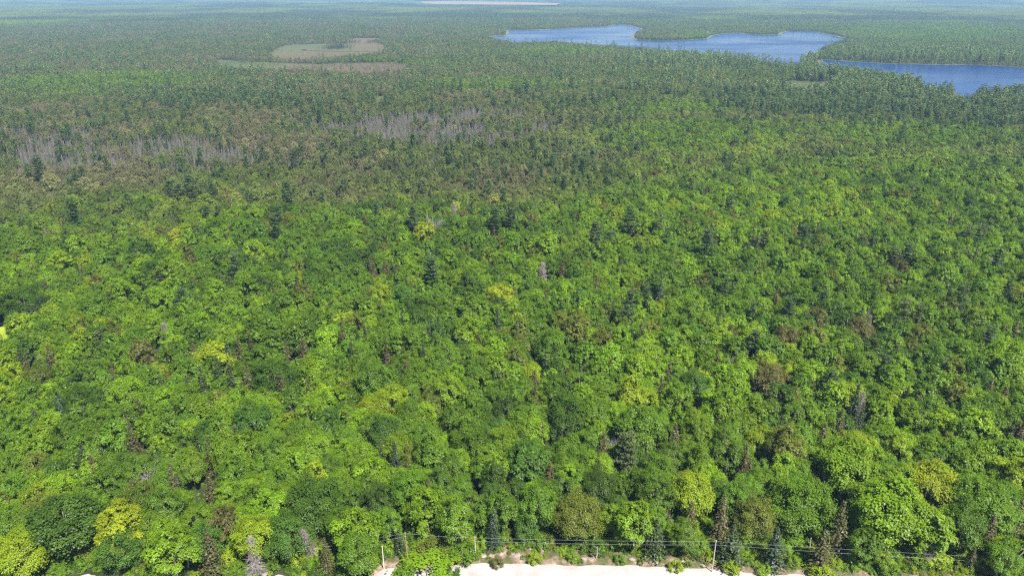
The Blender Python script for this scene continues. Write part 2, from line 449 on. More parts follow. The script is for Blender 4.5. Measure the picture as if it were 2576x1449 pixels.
def pine_crown(seed, H=18.0, R=3.2, layers=9, tufts=10, per=10, leaf=0.5):
    """white pine: flat ragged plates of needles on long level limbs"""
    g = np.random.default_rng(seed)
    P, Nn, S, Cc, ends = [], [], [], [], []
    for li in range(layers):
        f = li / (layers - 1)
        z0 = H * (0.34 + 0.64 * f)
        r = R * (0.35 + 0.85 * math.sin(math.pi * min(1, 0.28 + 0.66 * (1 - f)))) * g.uniform(.75, 1.15) * (1 - 0.55 * f)
        nb = 4 if f < .85 else 3
        a0 = g.uniform(0, 6.28)
        for a in range(nb):
            an = a0 + 6.283 * a / nb + g.normal(0, .3)
            rl = r * g.uniform(.55, 1.25)
            ends.append((0, 0, z0, math.cos(an) * rl, math.sin(an) * rl, z0 + rl * .22))
            for q in range(tufts):
                t = g.uniform(.35, 1.05)
                c = np.array([math.cos(an) * rl * t, math.sin(an) * rl * t, z0 + rl * .22 * t]) + g.normal(0, [.45, .45, .12])
                p = c + g.normal(0, [.34, .34, .10], (per, 3))
                nn = unit(np.array([0, 0, 1.0]) + g.normal(0, .45, (per, 3)))
                P.append(p); Nn.append(nn); S.append(leaf * g.uniform(.7, 1.2, per)); Cc.append(np.full(per, g.uniform(.75, 1.15)) * g.uniform(.85, 1.15, per))
    P = np.concatenate(P); Nn = np.concatenate(Nn); S = np.concatenate(S); Cc = np.concatenate(Cc)
    V, Fc = leaf_quads(P, Nn, S, g, 0.6)
    w = g.uniform(-.1, .12, len(P))
    return V, Fc, np.stack([Cc * (1 + w), Cc, Cc * (1 - w * .5)], 1), ends

def dead_crown(seed, H=10.0, R=1.5, tiers=26, arms=7, fine=3, w=0.05, kind='spruce'):
    """leafless twigs as thin slivers crossing each other"""
    g = np.random.default_rng(seed)
    V, Fc, Cc = [], [], []
    n = 0
    def sliver(a, b, w0):
        nonlocal n
        a = np.array(a); b = np.array(b); d = b - a
        s = np.cross(d, g.normal(size=3)); s = s / (np.linalg.norm(s) + 1e-9) * w0 * .5
        V.extend([a - s, a + s, b + s * .4, b - s * .4]); Fc.append([n, n + 1, n + 2, n + 3]); n += 4; Cc.append(g.uniform(.7, 1.2))
    if kind == 'spruce':
        for t in range(tiers):
            f = t / tiers; z = H * (.12 + .87 * f); r = R * (1 - f) ** .8 + .12
            for a in range(arms):
                an = g.uniform(0, 6.28); ra = r * g.uniform(.5, 1.2)
                e = (math.cos(an) * ra, math.sin(an) * ra, z - ra * .28 + g.normal(0, .1))
                sliver((0, 0, z), e, w)
                for q in range(fine):
                    k = g.uniform(.4, 1); c = np.array([e[0] * k, e[1] * k, z + (e[2] - z) * k])
                    sliver(c, c + g.normal(0, .28, 3) + np.array([0, 0, -.12]), w * .7)
    else:
        for a in range(arms):
            an = g.uniform(0, 6.28); z = H * g.uniform(.35, .7); el = g.uniform(.5, 1.2)
            d = np.array([math.cos(an) * math.cos(el), math.sin(an) * math.cos(el), math.sin(el)]); L = R * g.uniform(.7, 1.3)
            p = np.array([0, 0, z]); 
            for s_ in range(4):
                q = p + d * L / 4; sliver(p, q, w * (2.2 - .45 * s_))
                for k in range(fine):
                    e = q + (d + g.normal(0, .6, 3)) * L * .28; sliver(q, e, w)
                    sliver(e, e + (d + g.normal(0, .7, 3)) * L * .16, w * .6)
                p = q; d = d + g.normal(0, .18, 3); d = d / np.linalg.norm(d)
    Cc = np.array(Cc)[:, None] * np.ones((1, 3))
    return np.array(V), np.array(Fc), Cc, None

def trunk_mesh(name, seed, H, r0, lobes=None, limbs=0, mat=M_BARK, top=0.9):
    g = random.Random(seed)
    t = Tubes(); pts = []; x = y = 0
    for i in range(7):
        f = i / 6; pts.append((x, y, H * top * f - (0.4 if i == 0 else 0))); x += g.gauss(0, .06); y += g.gauss(0, .06)
    t.add(pts, [r0 * (1.35 if i == 0 else 1) * (1 - 0.85 * i / 6) for i in range(7)], 8)
    if lobes is not None and limbs:
        idx = list(range(len(lobes))); g.shuffle(idx)
        for j in idx[:limbs]:
            L = lobes[j]; z0 = max(H * .25, L[2] * .62)
            s = Vector((pts[3][0], pts[3][1], z0)); e = Vector((float(L[0]), float(L[1]), float(L[2])))
            m = s.lerp(e, .5) + Vector((0, 0, -.25))
            t.add([s, m, e], [r0 * .42, r0 * .28, r0 * .08], 5)
    return t.mesh(name, mat)

# near shapes: (crown mesh, trunk mesh, height, radius)
SPEC_B = [dict(H=12, R=3.8, lobes=46, twigs=24, per=17, leaf=.235, base=.22), dict(H=13, R=3.4, lobes=40, twigs=22, per=17, leaf=.22, base=.18, jit=.2),
          dict(H=11, R=4.1, lobes=50, twigs=22, per=15, leaf=.22, base=.20, flat=.4, jit=.24, lsc=.8), dict(H=13, R=3.1, lobes=30, twigs=22, per=18, leaf=.22, open_=.2, base=.14, jit=.16),
          dict(H=12, R=3.6, lobes=30, twigs=26, per=19, leaf=.26, base=.24, jit=.12, lsc=1.1), dict(H=10, R=3.3, lobes=40, twigs=20, per=18, leaf=.22, base=.10, flat=.2, jit=.25, lsc=.85),
          dict(H=12, R=3.7, lobes=64, twigs=18, per=15, leaf=.21, base=.16, jit=.24, lsc=.72, open_=.12), dict(H=14, R=3.3, lobes=26, twigs=26, per=18, leaf=.27, base=.2, jit=.14, lsc=1.2, open_=.1)]
NEAR = {'broadleaf': [], 'spruce': [], 'pine': [], 'dead': [], 'shrub': []}
for k, sp in enumerate(SPEC_B):
    V, Fc, c, lc = broadleaf_crown(100 + k, **sp)
    NEAR['broadleaf'].append((mesh_from('broadleaf_crown', V, Fc, M_LEAF, c), trunk_mesh('broadleaf_trunk', k, sp['H'], .16, lc, 7), sp['H'], sp['R']))
for k, (H, R, thin) in enumerate([(13, 2.7, .03), (11, 2.4, .08), (14, 2.4, .12), (9, 2.5, .0)]):
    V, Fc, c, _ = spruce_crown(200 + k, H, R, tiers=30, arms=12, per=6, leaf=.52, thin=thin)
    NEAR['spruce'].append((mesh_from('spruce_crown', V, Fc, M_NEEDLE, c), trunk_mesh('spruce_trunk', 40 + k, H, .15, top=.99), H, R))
for k in range(3):
    V, Fc, c, ends = pine_crown(300 + k, per=16, tufts=13, leaf=.36)
    tm = Tubes(); tm.add([(0, 0, -.4), (.05, 0, 6), (0, .08, 12), (0, 0, 17.6)], [.3, .22, .15, .04], 8)
    for e in ends: tm.add([(e[0], e[1], e[2]), (e[3] * .5, e[4] * .5, (e[2] + e[5]) / 2 - .05), (e[3], e[4], e[5])], [.07, .05, .02], 5)
    NEAR['pine'].append((mesh_from('pine_crown', V, Fc, M_NEEDLE, c), tm.mesh('pine_trunk', M_BARK), 18, 3.2))
for k, kd in enumerate(['spruce', 'spruce', 'branchy']):
    if kd == 'spruce': V, Fc, c, _ = dead_crown(400 + k, 10, 1.6, 34, 9, 7, .045)
    else: V, Fc, c, _ = dead_crown(400 + k, 10, 3.4, 0, 12, 4, .07, 'branchy')
    NEAR['dead'].append((mesh_from('dead_crown', V, Fc, M_TWIG, c), trunk_mesh('dead_trunk', 60 + k, 10, .15, top=.98 if kd == 'spruce' else .72), 10, 1.6))
for k in range(3):
    V, Fc, c, lc = broadleaf_crown(500 + k, H=2.6, R=1.5, base=.02, lobes=18, twigs=13, per=13, leaf=.15, jit=.25)
    NEAR['shrub'].append((mesh_from('shrub_foliage', V, Fc, M_LEAF, c), trunk_mesh('shrub_stem', 80 + k, 2.6, .05, lc, 6), 2.6, 1.5))

def merged(name, parts):
    """crown and trunk in one mesh for the woods further off"""
    V = []; Fs = []; C = []; n = 0
    for v, f, c in parts:
        V.append(v); Fs.append(np.asarray(f) + n); C.append(c); n += len(v)
    return np.concatenate(V), np.concatenate(Fs), np.concatenate(C)

def collection_of(name, meshes):
    col = bpy.data.collections.new(name)
    for i, me in enumerate(meshes):
        o = bpy.data.objects.new('%s_shape_%02d' % (name, i), me); col.objects.link(o)
    return col

def trunk_quads(H, r, col, seed=0):
    t = Tubes().add([(0, 0, -.3), (0, 0, H)], [r, r * .3], 4)
    return np.array(t.v), np.array(t.f), np.tile(np.array(col), (len(t.f), 1))

BARK_C = (2.4, 1.1, 6.0)
def lod_broadleaf(level):
    out = []
    for k, sp in enumerate(SPEC_B):
        s = dict(sp)
        if level == 0: s.update(twigs=14, per=12, leaf=sp['leaf'] * 1.45)
        if level == 1: s.update(lobes=min(44, sp['lobes']), twigs=8, per=6, leaf=.56)
        if level == 2: s.update(lobes=min(26, int(sp['lobes'] * .7)), twigs=4, per=5, leaf=.88)
        V, Fc, c, _ = broadleaf_crown(600 + 10 * level + k, **s)
        if level < 2:
            V, Fc, c = merged('x', [(V, Fc, c), trunk_quads(sp['H'] * .75, .14, (2.2, 1.0, 4.0))])
        out.append(mesh_from('wood_broadleaf', V, Fc, M_LEAF, c))
    return out
def lod_spruce(level):
    out = []
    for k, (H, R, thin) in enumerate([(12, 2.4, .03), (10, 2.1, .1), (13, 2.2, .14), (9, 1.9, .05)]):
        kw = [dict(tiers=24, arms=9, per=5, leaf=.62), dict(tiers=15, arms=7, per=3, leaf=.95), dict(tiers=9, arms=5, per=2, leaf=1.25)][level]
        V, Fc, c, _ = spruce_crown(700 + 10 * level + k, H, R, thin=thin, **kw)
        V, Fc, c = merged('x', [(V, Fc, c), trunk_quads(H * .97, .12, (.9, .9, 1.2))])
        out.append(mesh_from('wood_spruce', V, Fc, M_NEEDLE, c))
    return out
def lod_pine(level):
    out = []
    for k in range(3):
        kw = [dict(per=10, tufts=10, leaf=.5), dict(per=5, tufts=7, leaf=.85), dict(layers=7, per=2, tufts=4, leaf=1.4)][level]
        V, Fc, c, _ = pine_crown(800 + 10 * level + k, **kw)
        V, Fc, c = merged('x', [(V, Fc, c), trunk_quads(17.4, .2, (2.4, 1.8, 2.6))])
        out.append(mesh_from('wood_pine', V, Fc, M_NEEDLE, c))
    return out
def lod_dead(level):
    out = []
    for k in range(3):
        kw = [dict(tiers=26, arms=7, fine=4, w=.06), dict(tiers=16, arms=6, fine=3, w=.13), dict(tiers=10, arms=5, fine=2, w=.24)][level]
        V, Fc, c, _ = dead_crown(900 + 10 * level + k, 10, 1.3, **kw)
        V, Fc, c = merged('x', [(V, Fc, c), trunk_quads(9.6, .09 if level < 2 else .10, (1.1, 1.1, 1.1))])
        out.append(mesh_from('wood_dead', V, Fc, M_TWIG, c))
    return out

LOD = {'broadleaf': lod_broadleaf, 'spruce': lod_spruce, 'pine': lod_pine, 'dead': lod_dead}
COL = {}
for kd, fn in LOD.items():
    ms = []; COL[kd + '_n'] = []
    for lv in range(3):
        m_ = fn(lv); COL[kd + '_n'].append((len(ms), len(m_))); ms += m_
    COL[kd] = collection_of('wood_' + kd, ms)

def far_patch(seed, size=60.0, spac=5.2):
    """a 60 m square of distant wood: every tree a handful of leafy faces"""
    g = np.random.default_rng(seed)
    n = int(size / spac); parts = []
    P, Nn, S, C = [], [], [], []
    for i in range(n):
        for j in range(n):
            x = (i + g.uniform(0, 1)) * spac - size / 2; y = (j + g.uniform(0, 1)) * spac - size / 2
            con = g.random() < .42
            H = g.uniform(8, 13) if not con else g.uniform(9, 15)
            R = g.uniform(2.4, 3.8) if not con else g.uniform(1.3, 1.9)
            k = 22 if not con else 16
            if con:
                f = g.random(k) ** .8; an = g.uniform(0, 6.28, k); r = R * (1 - f)
                p = np.stack([x + r * np.cos(an), y + r * np.sin(an), H * (.15 + .85 * f)], 1)
                nn = unit(np.stack([np.cos(an), np.sin(an), np.full(k, .9)], 1) + g.normal(0, .3, (k, 3)))
                s = np.full(k, 1.5) * g.uniform(.7, 1.2, k); v = np.array([.78, .72, .9]) * g.uniform(.75, 1.15)
            else:
                d = unit(g.normal(size=(k, 3)) + np.array([0, 0, .5])); d[:, 2] = np.abs(d[:, 2])
                p = np.array([x, y, H * .55]) + d * np.array([R, R, H * .42]) * g.uniform(.7, 1.05, (k, 1))
                nn = unit(d * .6 + np.array([0, 0, .9]) + g.normal(0, .2, (k, 3)))
                s = np.full(k, 2.0) * g.uniform(.7, 1.2, k); v = np.array([1.0, 1.0, 1.0]) * g.uniform(.75, 1.25) * np.array([g.uniform(.9, 1.2), 1, g.uniform(.8, 1.1)])
            P.append(p); Nn.append(nn); S.append(s); C.append(np.tile(v, (k, 1)) * g.uniform(.92, 1.08, (k, 1)))
    P = np.concatenate(P); Nn = np.concatenate(Nn); S = np.concatenate(S); C = np.concatenate(C)
    V, Fc = leaf_quads(P, Nn, S, g, .8)
    return mesh_from('far_wood', V, Fc, M_LEAF, C)
COL['far'] = collection_of('wood_far', [far_patch(1000 + i) for i in range(5)])

# ------------------------------------------------------------------ setting: ground, water, road
def ground_sheet():
    rings = np.concatenate([[0], np.geomspace(40, 22000, 150)])
    na = 420
    # finer in the direction of view
    a = np.linspace(-math.pi, math.pi, na, endpoint=False)
    a = a - 0.6 * np.sin(a)
    R, A = np.meshgrid(rings[1:], a, indexing='ij')
    X = R * np.sin(A); Y = R * np.cos(A)
    Z = height(X.ravel(), Y.ravel()).reshape(X.shape)
    for w in WATER:
        Z = np.where(inside(w, X, Y), -0.6, Z)
    V = np.concatenate([[[0, 0, 0]], np.stack([X, Y, Z], -1).reshape(-1, 3)])
    nr = len(rings) - 1
    ii, jj = np.meshgrid(np.arange(nr - 1), np.arange(na), indexing='ij')
    j2 = (jj + 1) % na
    q = np.stack([1 + ii * na + jj, 1 + ii * na + j2, 1 + (ii + 1) * na + j2, 1 + (ii + 1) * na + jj], -1).reshape(-1, 4)
    j = np.arange(na)
    cap = np.stack([np.zeros(na, int), 1 + (j + 1) % na, 1 + j, 1 + j], 1)
    me = bpy.data.meshes.new('ground')
    faces = [tuple(x) for x in q] + [(0, 1 + int((k + 1) % na), 1 + int(k)) for k in range(na)]
    me.from_pydata([tuple(v) for v in V], [], faces)
    me.polygons.foreach_set('use_smooth', np.ones(len(me.polygons), bool))
    me.materials.append(M_GROUND)
    tag(link('ground', me), 'dark forest floor under the trees', kind='structure')
ground_sheet()

def sheet(name, poly, z, mat, label, kind='structure'):
    me = bpy.data.meshes.new(name)
    import bmesh
    bm = bmesh.new()
    vs = [bm.verts.new((x, y, z)) for x, y in poly]
    f = bm.faces.new(vs)
    if f.normal.z < 0: f.normal_flip()
    bmesh.ops.triangulate(bm, faces=[f])
    bm.normal_update()
    for f in bm.faces:
        if f.normal.z < 0: f.normal_flip()
    bm.to_mesh(me); bm.free()
    me.materials.append(mat)
    return tag(link(name, me), label, kind=kind)

def band(name, pts, w_in, w_out, z, mat, label, closed=True, seed=1):
    """a strip of varying width along a line (shores, creek)"""
    P = np.array(pts); n = len(P)
    d = np.roll(P, -1, 0) - np.roll(P, 1, 0)
    if not closed: d[0] = P[1] - P[0]; d[-1] = P[-1] - P[-2]
    nrm = unit(np.stack([d[:, 1], -d[:, 0]], 1))
    k = 0.25 + 1.5 * noise(P[:, 0], P[:, 1], 60, seed)[:, None]
    A = P + nrm * w_out * k; B = P - nrm * w_in * k
    V = [(x, y, z + .0) for x, y in A] + [(x, y, z) for x, y in B]
    Fs = [(i, (i + 1) % n, n + (i + 1) % n, n + i) for i in range(n if closed else n - 1)]
    me = bpy.data.meshes.new(name); me.from_pydata(V, [], Fs); me.materials.append(mat)
    return tag(link(name, me), label, kind='structure')

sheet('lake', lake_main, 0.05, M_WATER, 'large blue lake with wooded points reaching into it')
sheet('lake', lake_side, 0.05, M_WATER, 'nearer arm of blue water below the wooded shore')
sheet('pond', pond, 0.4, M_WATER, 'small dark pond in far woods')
band('lake_shore', lake_main, 4, 5, 0.10, M_SHORE, 'pale stony shore round the large lake')
band('lake_shore', lake_side, 3, 3.5, 0.10, M_SHORE, 'pale stony shore round the nearer arm of water', seed=2)
beach = refine(poly_px([(1272, 77.0), (1300, 77.2), (1330, 76.9), (1385, 75.2), (1400, 74.2)]), 20, 2, 30)[:-1]
band('beach', beach[:len(beach) // 2], 4, 4, 0.16, M_ROAD, 'narrow pale beach on the far lake shore', closed=False, seed=5)
beach2 = refine(poly_px([(1214, 92.4), (1240, 91.8), (1268, 90.6)]), 15, 1, 31)
band('beach', beach2[:max(3, len(beach2) // 2)], 2.5, 2.5, 0.16, M_ROAD, 'small pale beach at the lake outlet', closed=False, seed=6)
sheet('bog', bog_far, 0.12, M_BOG, 'open brown and green bog with a dark creek winding through it')
sheet('bog', bog_near, 0.12, M_BOG, 'long brown bog strip nearer than the creek bog')
sheet('bog', bog_thin, 0.12, M_BOG, 'thin pale bog sliver behind the creek bog')
sheet('meadow', meadow, 0.12, M_MEADOW, 'light green sedge meadow among pines before the lake')
hz = float(height(np.array([float(px_ground(960, 254)[0])]), np.array([float(px_ground(960, 254)[1])]))[0])
sheet('clearing', bog_small, hz + .8, M_MEADOW, 'tiny pale opening in the mixed forest')
for p, lab in ((cut_main, 'long tan bare clearing near the horizon'), (cut_side, 'short pale strip left of the long tan clearing'), (cut_far, 'whitish clearing at the very horizon')):
    A = np.array(p); hh = height(A[:, 0], A[:, 1])
    o = sheet('clearing', p, 0, M_CUT, lab)
    for i, v in enumerate(o.data.vertices): v.co.z = float(hh.max()) + 6.0
sheet('grass_clearing', grass_gap, 1.2, M_GRASS, 'sunlit yellow grass opening at the left edge of the forest')
creek = poly_px([(760, 127), (766, 125.5), (764, 128), (800, 129.6), (850, 130.6), (905, 130.9), (940, 130.6), (960, 130.8)])
cr = []
for i in range(len(creek) - 1):
    a = np.array(creek[i]); b = np.array(creek[i + 1])
    for k in range(4): cr.append(tuple(a + (b - a) * k / 4 + np.random.default_rng(i * 9 + k).normal(0, 2, 2)))
band('creek', cr, 5, 5, 0.2, M_CREEK, 'dark creek winding across the bog', closed=False, seed=3)

def road():
    xs = np.linspace(road_x[0], road_x[-1], 400)
    e = road_edge(xs) + (noise(xs, xs * 0, 3.0, 41) - .5) * 1.3 + (noise(xs, xs * 0, 14, 42) - .5) * 1.2
    rows = [0, .8, 3, 6, 9, 11]
    V = []; Fs = []
    for r_, o_ in enumerate(rows):
        crown = 0.10 * (1 - ((o_ - 5.5) / 5.5) ** 2) - (.05 if o_ in (3, 9) else 0)
        for x, y in zip(xs, e): V.append((x, y - o_ if r_ else y, .03 + crown if r_ else 0.02))
    n = len(xs)
    for r_ in range(len(rows) - 1):
        for i in range(n - 1):
            a = r_ * n + i; Fs.append((a + n, a + n + 1, a + 1, a))
    me = bpy.data.meshes.new('gravel_road'); me.from_pydata(V, [], Fs); me.materials.append(M_ROAD)
    tag(link('road', me), 'pale pinkish gravel road along the forest edge', kind='structure')
    # verge: uneven bank between road and trees
    x0 = float(px_ground(925, 1440)[0]); m_ = xs > x0; xs = xs[m_]; e = e[m_]; n = len(xs)
    rows = np.linspace(0, 1, 12); V = []; Fs = []
    for q in rows:
        y = e - .15 + q * (verge_w(xs) + 3.0)
        z = .012 + .55 * np.sin(np.pi * min(q * .9, 1)) * (noise(xs, y, 2.2, 43) - .15) + .5 * q * (1 - q)
        if q == 0: z = np.full_like(xs, .012)
        if q == 1: z = np.full_like(xs, -.05)
        V += [(a, b, c) for a, b, c in zip(xs, y, z)]
    for r_ in range(len(rows) - 1):
        for i in range(n - 1):
            a = r_ * n + i; Fs.append((a, a + 1, a + n + 1, a + n))
    me = bpy.data.meshes.new('road_verge'); me.from_pydata(V, [], Fs); me.materials.append(M_VERGE)
    tag(link('road_verge', me), 'uneven stony bank between gravel road and forest', kind='structure')
road()

# ------------------------------------------------------------------ tree colours (linear, of the leaves themselves)
PAL = {
    'mid green':     (0.080, 0.158, 0.010),
    'bright green':  (0.120, 0.218, 0.009),
    'yellow-green':  (0.168, 0.250, 0.009),
    'dark green':    (0.048, 0.100, 0.010),
    'blue-green':    (0.058, 0.128, 0.015),
    'olive-green':   (0.100, 0.132, 0.018),
    'bronze-tinged': (0.092, 0.098, 0.026),
    'golden':        (0.195, 0.255, 0.011),
}
PAL = {k: (a * 1.08, b * 1.02, c * .9) for k, (a, b, c) in PAL.items()}
PK = list(PAL); PV = np.array([PAL[k] for k in PK])
SPR = np.array([(0.066, 0.068, 0.022), (0.040, 0.062, 0.020), (0.072, 0.063, 0.026), (0.030, 0.052, 0.026)])
SPN = ['brownish olive', 'dark green', 'rusty brown', 'blackish green']
PIN = np.array([(0.042, 0.072, 0.022), (0.054, 0.086, 0.027), (0.075, 0.098, 0.030)])
DEAD = np.array([(0.24, 0.21, 0.20), (0.20, 0.165, 0.15), (0.24, 0.22, 0.21)])

def ell(u, v, cu, cv, ru, rv, soft=.5):
    d = np.sqrt(((u - cu) / ru) ** 2 + ((v - cv) / rv) ** 2)
    return 1 - smooth(1 - soft, 1 + soft, d)

def zones(X, Y):
    """what grows where: weights of the four kinds and two colour shifts"""
    U, V = ground_px(X, Y, np.full(X.shape, 11.0))
    w = noise(X, Y, 90, 51); w2 = noise(X, Y, 300, 52); w3 = noise(X, Y, 38, 53)
    Vn = V + (w - .5) * 110 * smooth(120, 420, V) + (w2 - .5) * 90 * smooth(100, 400, V)
    near = smooth(375, 535, Vn + (U - 1288) * 0.05 + (noise(X, Y, 45, 55) - .5) * 90)
    mid = 1 - near
    broad = .86 * near + mid * (.85 + .7 * smooth(.40, .60, w2))
    spr = (.10 + .10 * smooth(.55, .7, w)) * near + mid * (.26 + .30 * smooth(.45, .65, w))
    pine = .010 * near + mid * (.03 + .20 * (.4 + .6 * smooth(1100, 1800, U)) * smooth(.52, .68, w3) * smooth(100, 200, V))
    dead = .010 * near + mid * .05
    # grey and brown stands
    for cu, cv, ru, rv, am in ((1120, 303, 220, 38, 9.0), (880, 295, 200, 30, .8), (360, 372, 260, 40, 1.6), (60, 350, 170, 45, 1.0), (560, 345, 260, 36, .8), (120, 330, 160, 40, 1.0), (650, 405, 200, 36, .7), (560, 225, 90, 22, .6),
                               (1900, 268, 120, 22, .5), (1550, 370, 130, 26, .5), (120, 395, 140, 40, 1.2), (700, 330, 500, 60, .35), (950, 400, 350, 30, .3), (1250, 370, 150, 25, .5), (800, 215, 200, 16, .4)):
        e = ell(U, V, cu, cv, ru, rv) * smooth(.36, .60, noise(X, Y, 26, 54) * .5 + w3 * .5 + .06)
        dead = dead + am * e; broad = broad * (1 - .75 * np.clip(e * am, 0, 1)); spr = spr * (1 - .5 * np.clip(e * am, 0, 1))
    # tall pines by the water
    for cu, cv, ru, rv, am in ((2200, 190, 160, 22, 2.5), (2350, 225, 330, 60, 1.6), (2500, 240, 220, 70, 1.6), (2000, 250, 200, 35, .7), (1850, 150, 260, 18, .5), (2300, 140, 300, 18, .9), (600, 250, 300, 20, .5),
                               (480, 480, 90, 22, .9), (1230, 560, 70, 20, .3)):
        e = ell(U, V, cu, cv, ru, rv); pine = pine + am * e * .38; broad = broad * (1 - .55 * np.clip(e * am, 0, 1))
    # bright deciduous stands further off
    g_ = 0
    for cu, cv, ru, rv in ((330, 190, 190, 22), (150, 205, 170, 25), (1240, 205, 200, 16), (1750, 340, 300, 40), (1400, 122, 130, 12), (2350, 75, 260, 22), (1780, 85, 80, 7), (60, 50, 120, 14),
                           (1700, 265, 170, 18), (950, 148, 120, 8), (2300, 330, 250, 30)):
        g_ = np.maximum(g_, ell(U, V, cu, cv, ru, rv))
    broad = broad + 1.6 * g_; spr = spr * (1 - .6 * g_); dead = dead * (1 - .8 * g_)
    # dark conifer belts
    for cu, cv, ru, rv in ((800, 97, 220, 5), (740, 137, 150, 9), (560, 215, 260, 12), (1560, 74, 120, 5), (2320, 152, 300, 9), (1780, 96, 100, 4), (1900, 82, 70, 4), (1240, 84, 40, 5), (400, 165, 140, 8), (900, 150, 120, 5)):
        e = ell(U, V, cu, cv, ru, rv); spr = spr + .9 * e; broad = broad * (1 - .5 * e)
    tot = broad + spr + pine + dead
    return U, V, np.stack([broad, spr, pine, dead], 1) / tot[:, None], near, g_

def free_of(X, Y, margin=2.0):
    ok = np.ones(X.shape, bool)
    r = np.hypot(X, Y)
    far = r > 450
    for p in WATER:
        s = far & ok
        if s.any():
            xs, ys = X[s], Y[s]
            bad = inside(p, xs, ys)
            b2 = (np.abs(xs) < 2500) & (ys < 4200) & ~bad
            bad[np.where(b2)[0][dist_line(p[::2], xs[b2], ys[b2]) < 4]] = True
            ok[np.where(s)[0][bad]] = False
    for p in OPEN:
        s = ok & (Y > min(q[1] for q in p)) & (Y < max(q[1] for q in p))
        if s.any():
            bad = inside(p, X[s], Y[s])
            if p is not grass_gap:
                de = dist_line(p[::2], X[s], Y[s]); ew = 8 if p is bog_small else 14 if p is meadow else 16
                bad &= ~((de < ew) & (rng.random(len(de)) < .5 * (1 - de / ew)))
            ok[np.where(s)[0][bad]] = False
    ok &= Y > road_edge(X) + verge_w(X) + 0.6
    return ok

def grid_points(r0, r1, sp, amax=0.70, jit=.46):
    """jittered rows over the sector of view between two distances"""
    xm = r1 * math.sin(amax)
    nx = int(2 * xm / sp) + 1; ny = int(r1 / sp) + 1
    out = []
    for k in range(0, ny, 400):
        yy = np.arange(k, min(ny, k + 400)) * sp
        xx = (np.arange(nx) - nx / 2) * sp
        Xg, Yg = np.meshgrid(xx, yy)
        Xg = Xg + (np.arange(len(yy)) % 2)[:, None] * sp * .5
        Xg = Xg + rng.uniform(-jit, jit, Xg.shape) * sp; Yg = Yg + rng.uniform(-jit, jit, Yg.shape) * sp
        R = np.hypot(Xg, Yg); A = np.abs(np.arctan2(Xg, Yg))
        s = (R >= r0) & (R < r1) & ((A < amax) | (np.abs(Xg) < 150) & (R < 260))
        out.append(np.stack([Xg[s], Yg[s]], 1))
    return np.concatenate(out)

# kinds: 0 broadleaf, 1 spruce, 2 pine, 3 dead
def make_wood(P, lod, dens=1.0):
    X, Y = P[:, 0], P[:, 1]
    s = free_of(X, Y)
    X, Y = X[s], Y[s]
    U, V, W, near, g_ = zones(X, Y)
    c = np.cumsum(W, 1); r = rng.random(len(X))
    kind = (r[:, None] > c).sum(1).clip(0, 3)
    Z = height(X, Y)
    n = len(X)
    # broadleaf colour: chance plus drift from stand to stand
    d1 = noise(X, Y, 60, 61); d2 = noise(X, Y, 16, 62)
    q = rng.random(n) * .62 + (d1 - .5) * .9 + .19 + (d2 - .5) * .5
    order = np.array([3, 0, 0, 1, 0, 1, 1, 2])
    pick = order[np.clip((q * 8).astype(int), 0, 7)]
    rr = rng.random(n)
    pick = np.where(rr < .010, 6, pick); pick = np.where((rr > .2) & (rr < .24), 5, pick); pick = np.where((rr > .990) & (rr < .9925), 7, pick); pick = np.where((rr > .03) & (rr < .075), 4, pick)
    tint = PV[pick] * rng.uniform(.76, 1.22, (n, 1)) * rng.uniform(.95, 1.05, (n, 3))
    ks = rng.choice(4, n, p=[.42, .2, .28, .10]); kp = rng.integers(0, 3, n)
    tint = np.where((kind == 1)[:, None], SPR[ks] * rng.uniform(.8, 1.2, (n, 1)), tint)
    tint = np.where((kind == 2)[:, None], PIN[kp] * rng.uniform(.85, 1.15, (n, 1)), tint)
    tint = np.where((kind == 3)[:, None], DEAD[kp] * rng.uniform(.55, .9, (n, 1)), tint)
    # in the mixed country the hardwoods are smaller and duller
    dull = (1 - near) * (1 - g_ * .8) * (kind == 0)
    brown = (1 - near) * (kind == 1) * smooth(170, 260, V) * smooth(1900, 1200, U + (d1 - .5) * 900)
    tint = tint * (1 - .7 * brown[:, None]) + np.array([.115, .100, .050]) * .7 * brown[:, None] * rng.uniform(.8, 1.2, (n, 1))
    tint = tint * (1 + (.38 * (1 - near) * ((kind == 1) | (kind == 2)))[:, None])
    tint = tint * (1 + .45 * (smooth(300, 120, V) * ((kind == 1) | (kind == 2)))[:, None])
    grey = tint.mean(1, keepdims=True)
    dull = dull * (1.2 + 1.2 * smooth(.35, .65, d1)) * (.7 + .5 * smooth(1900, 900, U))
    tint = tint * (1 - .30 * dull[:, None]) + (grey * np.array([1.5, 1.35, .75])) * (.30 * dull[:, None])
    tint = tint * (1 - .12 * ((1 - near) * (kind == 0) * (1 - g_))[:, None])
    base = np.where(kind == 0, .92 - .28 * (1 - near), np.where(kind == 2, .95, np.where(kind == 1, 1 - .32 * (1 - near), 1 - .38 * (1 - near))))
    sc = base * rng.lognormal(0, .14, n)
    sc = np.where((kind == 2) & (V > 240) & (V < 480), sc * .82, sc)
    sc = np.where(kind == 2, np.clip(sc, .6, 1.2), sc)
    sc = np.clip(sc, .5, 1.5)
    sxy = sc * rng.uniform(.88, 1.15, n) * np.where((kind == 1) & (near < .5), .85, 1)
    return dict(X=X, Y=Y, Z=Z, kind=kind, tint=tint, sz=sc, sxy=sxy, lod=np.full(n, lod), rot=rng.uniform(0, 6.283, n), near=near, pick=pick, ks=ks, U=U, V=V)

def cat(ds): return {k: np.concatenate([d[k] for d in ds]) for k in ds[0]}

